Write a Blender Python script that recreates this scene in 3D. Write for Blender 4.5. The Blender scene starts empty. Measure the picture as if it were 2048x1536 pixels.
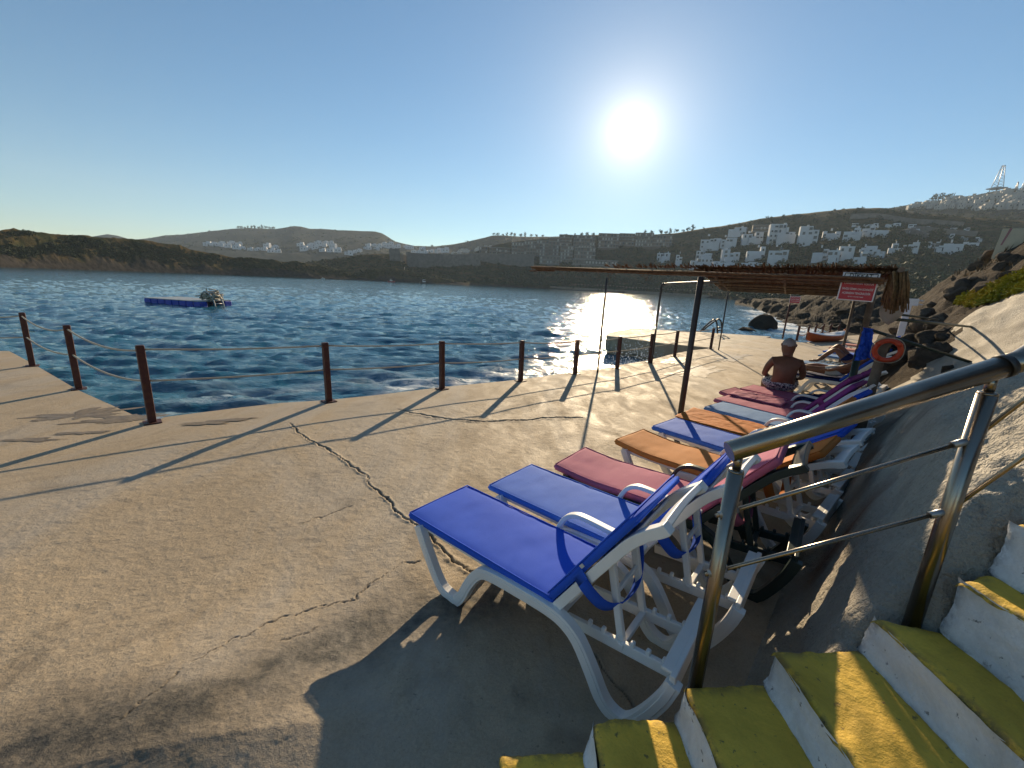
import bpy, math, random
import numpy as np
from mathutils import Vector, Matrix, Euler
random.seed(7); RNG = np.random.default_rng(11)
SC = bpy.context.scene
COL = SC.collection

# ------------------------------------------------------------------ camera
CAM_H = 1.8
RM = np.array([[0.99872, 0.0491, 0.0], [0.0, 0.0, 0.0], [0.0, 0.0, 0.0]])
def _cam_axes(f=830.0, vx=1215, vy=577, slope=2.9):
    r = math.radians(slope)
    n = np.array([math.sin(r), -math.cos(r)])
    d = (vx-1024)*n[0]+(vy-768)*n[1]
    p = math.atan2(d, f)
    up = np.array([n[0]*math.cos(p), n[1]*math.cos(p), -math.sin(p)])
    fw = np.array([n[0]*math.sin(p), n[1]*math.sin(p), math.cos(p)])
    rt = np.cross(fw, up)
    if rt[0] < 0: rt = -rt
    return np.array([rt, fw, up])
FPX = 830.0
RM = _cam_axes(FPX)
def ray(px, py):
    v = np.array([px-1024.0, py-768.0, FPX]); v /= np.linalg.norm(v)
    return RM @ v
def G(px, py, z=0.0):            # the point at height z seen at a photo position
    d = ray(px, py); t = (z-CAM_H)/d[2]
    return Vector((d[0]*t, d[1]*t, z))
def AT(px, py, rng):             # the point at a horizontal distance
    d = ray(px, py); t = rng/math.hypot(d[0], d[1])
    return Vector((d[0]*t, d[1]*t, CAM_H+d[2]*t))
def HGT(base, px, py):           # height above z=0 on the vertical through base
    d = ray(px, py); t = math.hypot(base[0], base[1])/math.hypot(d[0], d[1])
    return CAM_H+d[2]*t
cam = bpy.data.cameras.new('camera'); camo = bpy.data.objects.new('camera', cam); COL.objects.link(camo)
cam.sensor_width = 36; cam.lens = FPX/2048*36; cam.clip_start = .05; cam.clip_end = 20000
xa, ya, za = RM[:, 0], -RM[:, 1], -RM[:, 2]
camo.matrix_world = Matrix(((xa[0], ya[0], za[0], 0), (xa[1], ya[1], za[1], 0), (xa[2], ya[2], za[2], CAM_H), (0, 0, 0, 1)))
SC.camera = camo

# ------------------------------------------------------------------ sun, sky, exposure
SUN_EL, SUN_AZ = math.radians(18.0), math.radians(12.9)
SUN_DIR = Vector((math.sin(SUN_AZ)*math.cos(SUN_EL), math.cos(SUN_AZ)*math.cos(SUN_EL), math.sin(SUN_EL)))
SUN_STRENGTH, SKY_STRENGTH, EXPOSURE = 4.3, 0.062, 0.95
sl = bpy.data.lights.new('sun', 'SUN'); so = bpy.data.objects.new('sun', sl); COL.objects.link(so)
sl.energy = SUN_STRENGTH; sl.angle = math.radians(.5); sl.color = (1.0, .79, .52)
so.rotation_euler = (-SUN_DIR).to_track_quat('-Z', 'Y').to_euler()
so.location = (20, 80, 60)
W = bpy.data.worlds.new('World'); SC.world = W; W.use_nodes = True
def build_world():
    nt = W.node_tree; nt.nodes.clear(); N = nt.nodes.new; L = nt.links.new
    out = N('ShaderNodeOutputWorld'); bg = N('ShaderNodeBackground'); sky = N('ShaderNodeTexSky')
    sky.sky_type = 'NISHITA'; sky.sun_disc = False; sky.sun_elevation = SUN_EL; sky.sun_rotation = SUN_AZ
    sky.altitude = 0; sky.air_density = 1.0; sky.dust_density = 0.0; sky.ozone_density = 2.7
    # the sun itself and its aureole, round the sun's direction
    tc = N('ShaderNodeTexCoord'); dot = N('ShaderNodeVectorMath'); dot.operation = 'DOT_PRODUCT'
    dot.inputs[1].default_value = SUN_DIR
    L(tc.outputs['Generated'], dot.inputs[0])
    ac = N('ShaderNodeMath'); ac.operation = 'ARCCOSINE'; L(dot.outputs['Value'], ac.inputs[0])
    def ramp(a0, a1, gain):
        m = N('ShaderNodeMapRange'); m.interpolation_type = 'SMOOTHERSTEP'
        m.inputs['From Min'].default_value = math.radians(a0); m.inputs['From Max'].default_value = math.radians(a1)
        m.inputs['To Min'].default_value = gain; m.inputs['To Max'].default_value = 0
        L(ac.outputs[0], m.inputs['Value']); return m.outputs[0]
    def expo(scale, gain):
        a = N('ShaderNodeMath'); a.operation = 'MULTIPLY'; a.inputs[1].default_value = -1/math.radians(scale); L(ac.outputs[0], a.inputs[0])
        b = N('ShaderNodeMath'); b.operation = 'EXPONENT'; L(a.outputs[0], b.inputs[0])
        c = N('ShaderNodeMath'); c.operation = 'MULTIPLY'; c.inputs[1].default_value = gain; L(b.outputs[0], c.inputs[0]); return c.outputs[0]
    def tint(v, col):
        m = N('ShaderNodeVectorMath'); m.operation = 'SCALE'; m.inputs[0].default_value = col; L(v, m.inputs['Scale']); return m.outputs[0]
    def add(a, b):
        m = N('ShaderNodeVectorMath'); m.operation = 'ADD'; L(a, m.inputs[0]); L(b, m.inputs[1]); return m.outputs[0]
    g = N('ShaderNodeGamma'); g.inputs['Gamma'].default_value = 1.0; L(sky.outputs[0], g.inputs[0])
    hs = N('ShaderNodeHueSaturation'); hs.inputs['Hue'].default_value = .494; hs.inputs['Saturation'].default_value = 1.13; L(g.outputs[0], hs.inputs['Color']); skyc = hs.outputs[0]
    glow = add(tint(ramp(1.55, 2.35, 40), (1, .95, .8)), add(add(tint(expo(1.7, 9), (1, .88, .64)), tint(expo(4.2, 5.5), (1, .84, .58))), tint(expo(10, 3.2), (1, .84, .62))))
    L(add(skyc, glow), bg.inputs['Color']); bg.inputs['Strength'].default_value = SKY_STRENGTH
    L(bg.outputs[0], out.inputs['Surface'])
build_world()
vs = SC.view_settings; vs.view_transform = 'Standard'; vs.look = 'None'; vs.exposure = EXPOSURE; vs.gamma = 1; vs.use_curve_mapping = False
cy = SC.cycles
cy.max_bounces = 6; cy.diffuse_bounces = 3; cy.glossy_bounces = 3; cy.transmission_bounces = 3; cy.volume_bounces = 1; cy.transparent_max_bounces = 6
cy.caustics_reflective = False; cy.caustics_refractive = False; cy.sample_clamp_indirect = 4
cy.use_denoising = True; cy.use_adaptive_sampling = True; cy.adaptive_threshold = .015
try: cy.denoiser = 'OPENIMAGEDENOISE'
except Exception: pass

# ------------------------------------------------------------------ helpers
def lin(r, g, b): return tuple(((c/255)/12.92 if c/255 <= .04045 else ((c/255+.055)/1.055)**2.4) for c in (r, g, b))
def link(o, parent=None):
    COL.objects.link(o)
    if parent is not None: o.parent = parent
    return o
def tag(o, label=None, cat=None, group=None, kind=None):
    if label: o['label'] = label
    if cat: o['category'] = cat
    if group: o['group'] = group
    if kind: o['kind'] = kind
    return o
def empty(name, loc=(0, 0, 0), rz=0.0, label=None, cat=None, group=None):
    o = bpy.data.objects.new(name, None); o.empty_display_size = .1; o.location = loc; o.rotation_euler = (0, 0, rz)
    COL.objects.link(o); tag(o, label, cat, group); return o
def mesh_np(name, V, F, mats=None, smooth=False):
    V = np.asarray(V, np.float32); F = np.asarray(F, np.int32)
    me = bpy.data.meshes.new(name); k = F.shape[1]
    me.vertices.add(len(V)); me.vertices.foreach_set('co', V.ravel())
    me.loops.add(F.size); me.loops.foreach_set('vertex_index', F.ravel())
    me.polygons.add(len(F)); me.polygons.foreach_set('loop_start', np.arange(0, F.size, k, dtype=np.int32))
    if smooth: me.polygons.foreach_set('use_smooth', np.ones(len(F), bool))
    me.update(calc_edges=True)
    for m in (mats or []): me.materials.append(m)
    return me
def grid_faces(nu, nv):
    i = np.arange((nu-1)*(nv-1)); a = (i//(nv-1))*nv + i % (nv-1)
    return np.stack([a, a+nv, a+nv+1, a+1], 1)
def attr(me, name, vals):
    a = me.attributes.new(name, 'FLOAT', 'POINT'); a.data.foreach_set('value', np.asarray(vals, np.float32))
def obj(name, me, parent=None, **kw):
    o = bpy.data.objects.new(name, me); link(o, parent)
    tag(o, kw.get('label'), kw.get('cat'), kw.get('group'), kw.get('kind')); return o
class MB:
    def __init__(s): s.V = []; s.F = []; s.S = []
    def _add(s, vs, fs, smooth=False):
        b = len(s.V); s.V += [tuple(v) for v in vs]; s.F += [tuple(i+b for i in f) for f in fs]; s.S += [smooth]*len(fs); return s
    def box(s, c, size, rot=None):
        x, y, z = size[0]/2, size[1]/2, size[2]/2
        vs = [Vector((a*x, b*y, d*z)) for a in (-1, 1) for b in (-1, 1) for d in (-1, 1)]
        if rot is not None: vs = [rot @ v for v in vs]
        c = Vector(c)
        return s._add([v+c for v in vs], [(0, 1, 3, 2), (4, 6, 7, 5), (0, 4, 5, 1), (2, 3, 7, 6), (0, 2, 6, 4), (1, 5, 7, 3)])
    def bar(s, a, b, w, h, up=(0, 0, 1)):      # a rectangular bar between two points
        a, b = Vector(a), Vector(b); d = (b-a); L = d.length; d.normalize(); u = Vector(up)
        x = d.cross(u)
        if x.length < 1e-4: x = d.cross(Vector((1, 0, 0)))
        x.normalize(); u = x.cross(d)
        m = Matrix((x, d, u)).transposed()
        return s.box((a+b)/2, (w, L, h), m)
    def tube(s, pts, r, n=8, cap=True, closed=False):
        pts = [Vector(p) for p in pts]; m = len(pts)
        rs = r if isinstance(r, (list, tuple)) else [r]*m
        ring = []; prev = None
        for i, p in enumerate(pts):
            if closed: d = pts[(i+1) % m]-pts[i-1]
            else: d = pts[min(i+1, m-1)]-pts[max(i-1, 0)]
            d.normalize()
            if prev is None:
                x = d.cross(Vector((0, 0, 1)))
                if x.length < 1e-3: x = d.cross(Vector((1, 0, 0)))
            else: x = prev - d*prev.dot(d)
            x.normalize(); prev = x; y = d.cross(x)
            ring.append([p+(x*math.cos(2*math.pi*k/n)+y*math.sin(2*math.pi*k/n))*rs[i] for k in range(n)])
        vs = [v for q in ring for v in q]; fs = []
        for i in range(m if closed else m-1):
            j = (i+1) % m
            for k in range(n): fs.append((i*n+k, i*n+(k+1) % n, j*n+(k+1) % n, j*n+k))
        s._add(vs, fs, True)
        if cap and not closed: b = len(s.V)-len(vs); s.F += [tuple(b+k for k in range(n))[::-1], tuple(b+(m-1)*n+k for k in range(n))]; s.S += [False]*2
        return s
    def sweep(s, pts, w, h, side=(0, 1, 0)):   # a rectangular section swept along a path lying across `side`
        pts = [Vector(p) for p in pts]; sd = Vector(side).normalized(); m = len(pts); vs = []
        for i, p in enumerate(pts):
            a = (p-pts[i-1]).normalized() if i else (pts[1]-p).normalized()
            b = (pts[i+1]-p).normalized() if i < m-1 else a
            d = (a+b).normalized(); nn = sd.cross(d).normalized(); k = 1/max(.5, d.dot(a))
            hh = (h[i] if isinstance(h, (list, tuple)) else h)
            vs += [p+sd*w/2+nn*hh/2*k, p-sd*w/2+nn*hh/2*k, p-sd*w/2-nn*hh/2*k, p+sd*w/2-nn*hh/2*k]
        fs = [(3, 2, 1, 0), tuple((m-1)*4+k for k in range(4))]
        for i in range(m-1):
            for k in range(4): fs.append((i*4+k, i*4+(k+1) % 4, i*4+4+(k+1) % 4, i*4+4+k))
        return s._add(vs, fs)
    def mesh(s, name, mat=None, smooth=None):
        me = bpy.data.meshes.new(name); me.from_pydata(s.V, [], s.F)
        me.polygons.foreach_set('use_smooth', np.array([x if smooth is None else smooth for x in s.S], bool)); me.update()
        if mat: me.materials.append(mat)
        return me
    def build(s, name, mat, parent=None, bevel=0, seg=2, **kw):
        o = obj(name, s.mesh(name, mat, True if bevel else None), parent, **kw)
        if bevel: add_bevel(o, bevel, seg)
        return o
def add_bevel(o, w, seg=2):
    b = o.modifiers.new('bevel', 'BEVEL'); b.width = w; b.segments = seg; b.limit_method = 'ANGLE'; b.angle_limit = math.radians(35); b.harden_normals = True
def smooth_path(pts, n=6):         # Catmull-Rom
    P = [Vector(p) for p in pts]; P = [P[0]*2-P[1]]+P+[P[-1]*2-P[-2]]; out = []
    for i in range(1, len(P)-2):
        for k in range(n):
            t = k/n; a, b, c, d = P[i-1:i+3]
            out.append(.5*((2*b)+(c-a)*t+(2*a-5*b+4*c-d)*t*t+(3*b-a-3*c+d)*t**3))
    out.append(P[-2]); return out
def _hash(ix, iy, seed):
    h = (ix.astype(np.int64)*374761393 + iy.astype(np.int64)*668265263 + seed*974711) & 0x7fffffff
    h = ((h ^ (h >> 13))*1274126177) & 0x7fffffff
    return ((h ^ (h >> 16)) & 0xffff)/65535.0
def vnoise(x, y, seed=0):
    x = np.asarray(x, float); y = np.asarray(y, float)
    ix, iy = np.floor(x), np.floor(y); fx, fy = x-ix, y-iy
    fx = fx*fx*fx*(fx*(fx*6-15)+10); fy = fy*fy*fy*(fy*(fy*6-15)+10)
    a, b, c, d = (_hash(ix, iy, seed), _hash(ix+1, iy, seed), _hash(ix, iy+1, seed), _hash(ix+1, iy+1, seed))
    return (a*(1-fx)+b*fx)*(1-fy)+(c*(1-fx)+d*fx)*fy - .5
def fbm(x, y, octv=4, seed=0, gain=.5):
    s = 0; a = 1.0
    for k in range(octv): s = s+a*vnoise(np.asarray(x)*2**k+17.3*k, np.asarray(y)*2**k-9.1*k, seed+k); a *= gain
    return s
def seg_dist(X, Y, pts):
    best = np.full(X.shape, 1e9)
    for a, b in zip(pts[:-1], pts[1:]):
        ax, ay = a[0], a[1]; dx, dy = b[0]-ax, b[1]-ay
        t = np.clip(((X-ax)*dx+(Y-ay)*dy)/max(1e-9, dx*dx+dy*dy), 0, 1)
        best = np.minimum(best, np.hypot(X-ax-t*dx, Y-ay-t*dy))
    return best

# ------------------------------------------------------------------ materials
class NT:
    def __init__(s, name, rough=.6, metal=0, spec=.5):
        s.m = bpy.data.materials.new(name); s.m.use_nodes = True; s.t = s.m.node_tree
        s.b = s.t.nodes['Principled BSDF']; s.b.inputs['Roughness'].default_value = rough; s.b.inputs['Metallic'].default_value = metal
        s.b.inputs['Specular IOR Level'].default_value = spec; s._tc = None
    def n(s, ty, **kw):
        x = s.t.nodes.new(ty)
        for k, v in kw.items(): setattr(x, k, v)
        return x
    def l(s, a, b): s.t.links.new(a, b)
    def tc(s, scale=(1, 1, 1), rot=(0, 0, 0), gen='Object'):
        if s._tc is None: s._tc = s.n('ShaderNodeTexCoord')
        mp = s.n('ShaderNodeMapping'); mp.inputs['Scale'].default_value = scale; mp.inputs['Rotation'].default_value = rot
        s.l(s._tc.outputs[gen], mp.inputs[0]); return mp.outputs[0]
    def noise(s, scale, detail=4, rough=.55, vec=None, dist=0, gen='Object'):
        x = s.n('ShaderNodeTexNoise'); x.inputs['Scale'].default_value = scale; x.inputs['Detail'].default_value = detail
        x.inputs['Roughness'].default_value = rough; x.inputs['Distortion'].default_value = dist
        s.l(vec if vec is not None else s.tc(gen=gen), x.inputs['Vector']); return x.outputs['Fac']
    def ramp(s, fac, stops, interp='LINEAR'):
        r = s.n('ShaderNodeValToRGB'); r.color_ramp.interpolation = interp; e = r.color_ramp.elements
        while len(e) < len(stops): e.new(.5)
        for el, (p, c) in zip(e, stops): el.position = p; el.color = (*c, 1) if len(c) == 3 else c
        s.l(fac, r.inputs[0]); return r.outputs[0]
    def fr(s, fac, a, b, lo=0., hi=1.):
        r = s.n('ShaderNodeMapRange'); r.inputs['From Min'].default_value = a; r.inputs['From Max'].default_value = b
        r.inputs['To Min'].default_value = lo; r.inputs['To Max'].default_value = hi; s.l(fac, r.inputs['Value']); return r.outputs[0]
    def mix(s, fac, a, b, mode='MIX'):
        x = s.n('ShaderNodeMix', data_type='RGBA', blend_type=mode)
        for sock, v in ((x.inputs[0], fac), (x.inputs[6], a), (x.inputs[7], b)):
            if isinstance(v, (int, float)): sock.default_value = v
            elif isinstance(v, tuple): sock.default_value = (*v, 1)
            else: s.l(v, sock)
        return x.outputs[2]
    def math(s, op, a, b=0.):
        x = s.n('ShaderNodeMath', operation=op)
        for i, v in enumerate((a, b)):
            if isinstance(v, (int, float)): x.inputs[i].default_value = v
            else: s.l(v, x.inputs[i])
        return x.outputs[0]
    def attr(s, name):
        a = s.n('ShaderNodeAttribute'); a.attribute_name = name; return a.outputs['Fac']
    def col(s, c):
        if isinstance(c, tuple): s.b.inputs['Base Color'].default_value = (*c, 1)
        else: s.l(c, s.b.inputs['Base Color'])
        return s
    def rgh(s, v): s.l(v, s.b.inputs['Roughness']); return s
    def bump(s, h, strength=.3, dist=.01):
        b = s.n('ShaderNodeBump'); b.inputs['Strength'].default_value = strength; b.inputs['Distance'].default_value = dist
        s.l(h, b.inputs['Height'])
        prev = s.b.inputs['Normal'].links
        if prev: s.l(prev[0].from_socket, b.inputs['Normal'])
        s.l(b.outputs[0], s.b.inputs['Normal']); return s
def simple(name, c, rough=.6, var=.15, scale=8, metal=0, bump=0, bscale=60, spec=.5, bdist=.004):
    n = NT(name, rough, metal, spec)
    f = n.noise(scale, 5)
    n.col(n.ramp(f, [(.3, tuple(x*(1-var) for x in c)), (.7, tuple(min(1, x*(1+var)) for x in c))]))
    if bump: n.bump(n.noise(bscale, 4), bump, bdist)
    return n.m
M = {}
def concrete(name, c1, c2, bank=False):
    n = NT(name, .8, spec=.35)
    big = n.noise(.55, 6, .6, dist=.6); med = n.noise(3.2, 7, .62, n.tc((1, .5, 1), (0, 0, .75)), dist=.8); fine = n.noise(85, 5, .7); spk = n.noise(230, 3, .6)
    c = n.ramp(big, [(.32, c1), (.66, c2)])
    c = n.mix(n.fr(med, .35, .7, 0, .55), c, tuple(x*.68 for x in c1))
    c = n.mix(n.fr(n.noise(.9, 4, .6), .55, .75, 0, .5), c, (c2[0]*1.12, c2[1]*1.02, c2[2]*.85))
    c = n.mix(n.fr(fine, .3, .75, 0, .6), c, tuple(x*1.3 for x in c2))
    c = n.mix(n.fr(spk, .58, .72, 0, .55), c, tuple(x*.35 for x in c1))
    bl = n.noise(1.15, 8, .68, dist=1.2); c = n.mix(n.fr(bl, .54, .66, 0, .55), c, tuple(x*.42 for x in c1))
    c = n.mix(n.fr(n.noise(.7, 7, .7, n.tc((1, .35, 1), (0, 0, .5)), dist=.8), .48, .66, 0, .65), c, (.37, .335, .285))
    c = n.mix(n.fr(n.noise(38, 3, .6), .66, .72, 0, .5), c, tuple(x*.3 for x in c1))
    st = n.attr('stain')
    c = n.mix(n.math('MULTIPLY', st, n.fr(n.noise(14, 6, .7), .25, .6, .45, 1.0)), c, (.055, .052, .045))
    c = n.mix(n.attr('rust'), c, (.16, .055, .022))
    n.col(c)
    n.rgh(n.fr(med, .3, .7, .62, .92))
    n.bump(n.noise(22, 6, .65), .5, .012 if not bank else .03)
    n.bump(fine, .55, .006); n.bump(spk, .35, .003)
    if bank: n.bump(n.noise(48, 3, .6), .9, .03)
    return n.m
M['deck'] = concrete('deck_concrete', (.31, .24, .155), (.43, .34, .23))
M['bank'] = concrete('bank_concrete', (.30, .27, .22), (.43, .385, .31), True)
M['jetty'] = concrete('jetty_concrete', (.32, .27, .19), (.42, .35, .25))
def damp_mat():
    n = NT('damp_concrete', .32, spec=.5); f = n.noise(9, 7, .7)
    n.col(n.ramp(f, [(.35, (.13, .10, .068)), (.6, (.22, .172, .115))])); n.rgh(n.fr(n.noise(4, 5, .6),   .35, .65, .45, .75)); n.bump(n.noise(30, 6, .65), .4, .008); n.bump(n.noise(85, 5, .7), .4, .005); return n.m
M['damp'] = damp_mat()
def paint(name, c, spots, worn):
    n = NT(name, .75, spec=.3)
    f = n.noise(5, 6, .6); sp = n.noise(34, 5, .65); ft = n.noise(120, 4, .7)
    col = n.ramp(f, [(.3, tuple(x*.86 for x in c)), (.7, c)])
    col = n.mix(n.fr(ft, .35, .7, 0, .3), col, tuple(x*.62 for x in c))
    col = n.mix(n.fr(sp, spots, spots+.05, 0, .85), col, worn)
    col = n.mix(n.fr(n.noise(2.2, 7, .7, dist=.8), .44, .70, 0, .7), col, tuple(x*.48 for x in c))
    e = n.attr('edge'); col = n.mix(n.math('MULTIPLY', e, n.fr(n.noise(18, 5, .7), .42, .56)), col, worn)
    n.col(col); n.bump(n.noise(28, 6, .65), .6, .012); n.bump(ft, .5, .004); return n.m
M['yellow'] = paint('yellow_step_paint', (.82, .53, .07), .63, (.09, .075, .05))
M['white_paint'] = paint('white_riser_paint', (.84, .85, .86), .635, (.05, .05, .05))
M['plastic'] = simple('white_plastic', (.80, .79, .76), .42, .06, 4, bump=.08, bscale=300)
M['black_plastic'] = simple('black_plastic', (.018, .034, .032), .38, .2, 5)
M['grey_plastic'] = simple('grey_plastic', (.35, .36, .36), .5, .1, 5)
def fabric(name, c, rough=.62):
    n = NT(name, max(rough, .78), spec=.12); n.b.inputs['Sheen Weight'].default_value = .0
    f = n.noise(3.5, 4); n.col(n.ramp(f, [(.3, tuple(x*.94 for x in c)), (.7, tuple(min(1, x*1.05) for x in c))]))
    w1 = n.n('ShaderNodeTexWave'); w1.inputs['Scale'].default_value = 160; n.l(n.tc(), w1.inputs[0])
    n.bump(n.noise(5, 3), .10, .02); n.bump(n.noise(420, 2), .25, .002); return n.m
M['blue'] = fabric('royal_blue_fabric', (.030, .105, .58), .5)
M['blue2'] = fabric('mid_blue_fabric', (.060, .165, .58), .5)
M['mauve'] = fabric('mauve_fabric', (.42, .12, .20)); M['purple'] = fabric('purple_fabric', (.27, .06, .22))
M['orange'] = fabric('orange_fabric', (.52, .17, .035)); M['tan'] = fabric('orange_tan_fabric', (.56, .22, .06))
M['ltblue'] = fabric('light_blue_fabric', (.12, .26, .50)); M['sackcloth'] = fabric('pale_sackcloth', (.34, .31, .27)); M['navy'] = fabric('navy_fabric', (.012, .02, .09))
M['white_cloth'] = fabric('white_cloth', (.6, .6, .58)); M['pink'] = fabric('pink_fabric', (.55, .22, .17))
def rusty():
    n = NT('maroon_post_paint', .55, spec=.4)
    n.col(n.mix(n.fr(n.noise(24, 6, .7), .48, .62), (.055, .014, .014), (.085, .032, .016))); n.bump(n.noise(40, 5, .7), .4, .004); return n.m
M['maroon'] = rusty()
M['rope'] = simple('rope', (.40, .36, .28), .8, .2, 60, bump=.5, bscale=200)
def steel():
    n = NT('brushed_steel', .3, 1); n.col(n.ramp(n.noise(3, 4, .6, n.tc((1, 1, 1))), [(.3, (.24, .21, .17)), (.7, (.32, .28, .235))]))
    n.b.inputs['Roughness'].default_value = .27; n.bump(n.noise(260, 2, .6), .03, .001); return n.m
M['steel'] = steel()
M['galv'] = simple('galvanised_metal', (.30, .31, .32), .42, .2, 20, metal=.8)
M['green_pipe'] = simple('dark_green_paint', (.012, .03, .024), .45, .3, 14, bump=.2)
M['dark_metal'] = simple('dark_metal', (.03, .03, .03), .4, .3, 14)
M['pole'] = simple('brown_painted_pole', (.045, .033, .026), .5, .3, 14, bump=.2)
def reed():
    n = NT('dry_reed', .75, spec=.3); f = n.noise(1.0, 4, .6, n.tc((26, 26, 26)))
    n.col(n.ramp(f, [(.2, (.045, .02, .010)), (.5, (.13, .062, .028)), (.78, (.24, .14, .07))])); return n.m
M['reed'] = reed()
M['straw'] = simple('straw', (.17, .11, .05), .8, .45, 40)
M['wood'] = simple('weathered_wood', (.16, .12, .085), .8, .3, 12, bump=.4, bscale=50)
M['orange_plastic'] = simple('orange_buoy', (.50, .055, .015), .45, .15, 9, bump=.1)
M['kayak'] = simple('orange_kayak', (.55, .12, .03), .4, .15, 5)
M['red_sign'] = simple('red_sign', (.42, .012, .03), .4, .08, 6); M['white_sign'] = simple('white_sign', (.75, .72, .72), .4, .05, 6); M['black'] = simple('black_print', (.01, .01, .012), .5, .05, 6)
M['skin'] = simple('tanned_skin', (.19, .088, .052), .5, .12, 14, bump=.08, bscale=120); M['skin2'] = simple('lighter_skin', (.26, .11, .06), .5, .1, 14)  # skin2 is a lighter skin tone for another person
M['hair'] = simple('grey_hair', (.34, .33, .34), .7, .25, 60, bump=.6, bscale=150)
def swim():
    n = NT('patterned_swim_fabric', .7); n.col(n.ramp(n.noise(30, 3, .6, dist=1.2), [(.46, (.008, .01, .05)), (.52, (.5, .5, .52))], 'LINEAR')); return n.m
M['swim'] = swim()
def rockm(name, a, b, c, sc=1.):
    n = NT(name, .95, spec=.04); f = n.noise(.9*sc, 8, .65, dist=.5); g = n.noise(6*sc, 6, .7, n.tc((1, 1, 3)))
    col = n.ramp(f, [(.28, a), (.5, b), (.72, c)]); col = n.mix(n.fr(g, .5, .75, 0, .6), col, tuple(x*.5 for x in a))
    n.col(col); n.bump(n.noise(3*sc, 8, .7, n.tc((1, 1, 2.5))), .8, .12/sc); n.bump(n.noise(18*sc, 5, .7), .5, .03/sc); return n.m
M['rock'] = rockm('grey_brown_rock', (.03, .024, .019), (.062, .050, .039), (.11, .088, .066))
M['boulder_rock'] = rockm('boulder_rock', (.055, .046, .038), (.10, .085, .07), (.16, .135, .105), 1.6)
M['dark_rock'] = rockm('dark_shore_rock', (.022, .019, .016), (.045, .038, .031), (.08, .067, .054))
def terrain(name, dry, green, rock, scale, gk=.5):
    n = NT(name, 1.0, spec=.03)
    f = n.noise(scale, 8, .65, dist=.4); g = n.noise(scale*4, 6, .7)
    col = n.ramp(f, [(gk-.12, green), (gk+.06, dry)])
    col = n.mix(n.fr(g, .52, .66), col, tuple(x*.55 for x in green))
    col = n.mix(n.attr('rockmask'), col, rock)
    col = n.mix(n.math('MULTIPLY', n.attr('rockmask'), n.fr(n.noise(scale*9, 5, .7), .4, .65)), col, tuple(x*.4 for x in rock))
    n.col(col); n.bump(n.noise(scale*10, 6, .7), .9, .35/scale/10); return n.m
M['scrub'] = terrain('scrub_ground', (.10, .068, .028), (.03, .036, .014), (.052, .045, .038), .07, .52)
M['scrub_far'] = terrain('far_scrub_ground', (.038, .040, .030), (.022, .030, .022), (.08, .07, .06), .012, .5)
M['scrub_near'] = terrain('dry_grass_ground', (.105, .056, .018), (.035, .032, .011), (.06, .048, .036), .6, .42)
def foliage(name, a, b, c):
    n = NT(name, .8, spec=.2); oi = n.n('ShaderNodeObjectInfo'); f = n.noise(.7, 5, .7)
    n.col(n.ramp(f, [(.3, a), (.5, b), (.72, c)])); n.b.inputs['Subsurface Weight'].default_value = 0
    return n.m
M['bush'] = foliage('maquis_foliage', (.014, .022, .008), (.035, .05, .016), (.07, .075, .025))
M['tree'] = foliage('tree_foliage', (.012, .022, .008), (.03, .05, .016), (.055, .075, .022))
M['succulent'] = foliage('yellow_green_succulent', (.14, .15, .012), (.30, .27, .02), (.42, .26, .03))
M['trunk'] = simple('bark', (.09, .065, .045), .9, .3, 10)
M['house'] = simple('white_render', (.50, .51, .53), .8, .06, .4)
M['house_cream'] = simple('cream_render', (.36, .34, .31), .8, .08, .4)
M['brown_wall'] = simple('brown_stone_cladding', (.15, .115, .09), .85, .2, .3)
M['window'] = simple('window_glass', (.025, .03, .04), .15, .2, 2)
M['pale_window'] = simple('pale_blind_window', (.42, .40, .36), .4, .2, 2)
M['wallgrey'] = simple('grey_retaining_stone', (.17, .15, .13), .9, .25, .4)
M['roofslab'] = simple('grey_roof_slab', (.28, .27, .26), .8, .15, .4)
M['sand'] = simple('beach_sand', (.24, .19, .14), .9, .15, .2)
M['slope_cream'] = simple('cream_wall', (.62, .52, .36), .85, .1, 2)
M['pink_stripe'] = simple('pink_stripe', (.42, .20, .19), .8, .1, 2)
M['raft'] = simple('blue_pontoon', (.012, .045, .36), .45, .15, 5); M['white_boat'] = simple('white_boat', (.7, .7, .68), .4, .06, 4)
M['red_boat'] = simple('red_boat', (.35, .04, .03), .4, .1, 4)
M['foam'] = simple('sea_foam', (.8, .82, .83), .8, .03, 20)
def water():
    n = NT('sea_water', .06, spec=.5); n.b.inputs['IOR'].default_value = 1.33
    fo = n.math('MULTIPLY', n.attr('foam'), n.fr(n.noise(2.6, 7, .7, n.tc((1, 1.7, 1), (0, 0, .5)), dist=1.0), .36, .52)); fo = n.math('MINIMUM', fo, 1.0)
    n.col(n.mix(fo, n.ramp(n.noise(.06, 4), [(.3, (.010, .082, .140)), (.7, (.014, .115, .165))]), (.72, .76, .78)))
    n.rgh(n.fr(fo, 0, 1, .07, .8))
    n.bump(n.noise(1.6, 6, .65, n.tc((.55, 1.25, 1), (0, 0, .35))), .6, .10)
    n.bump(n.noise(5.5, 4, .6, n.tc((.7, 1.2, 1), (0, 0, .2))), 1.0, .035)
    return n.m
M['water'] = water()
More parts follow.
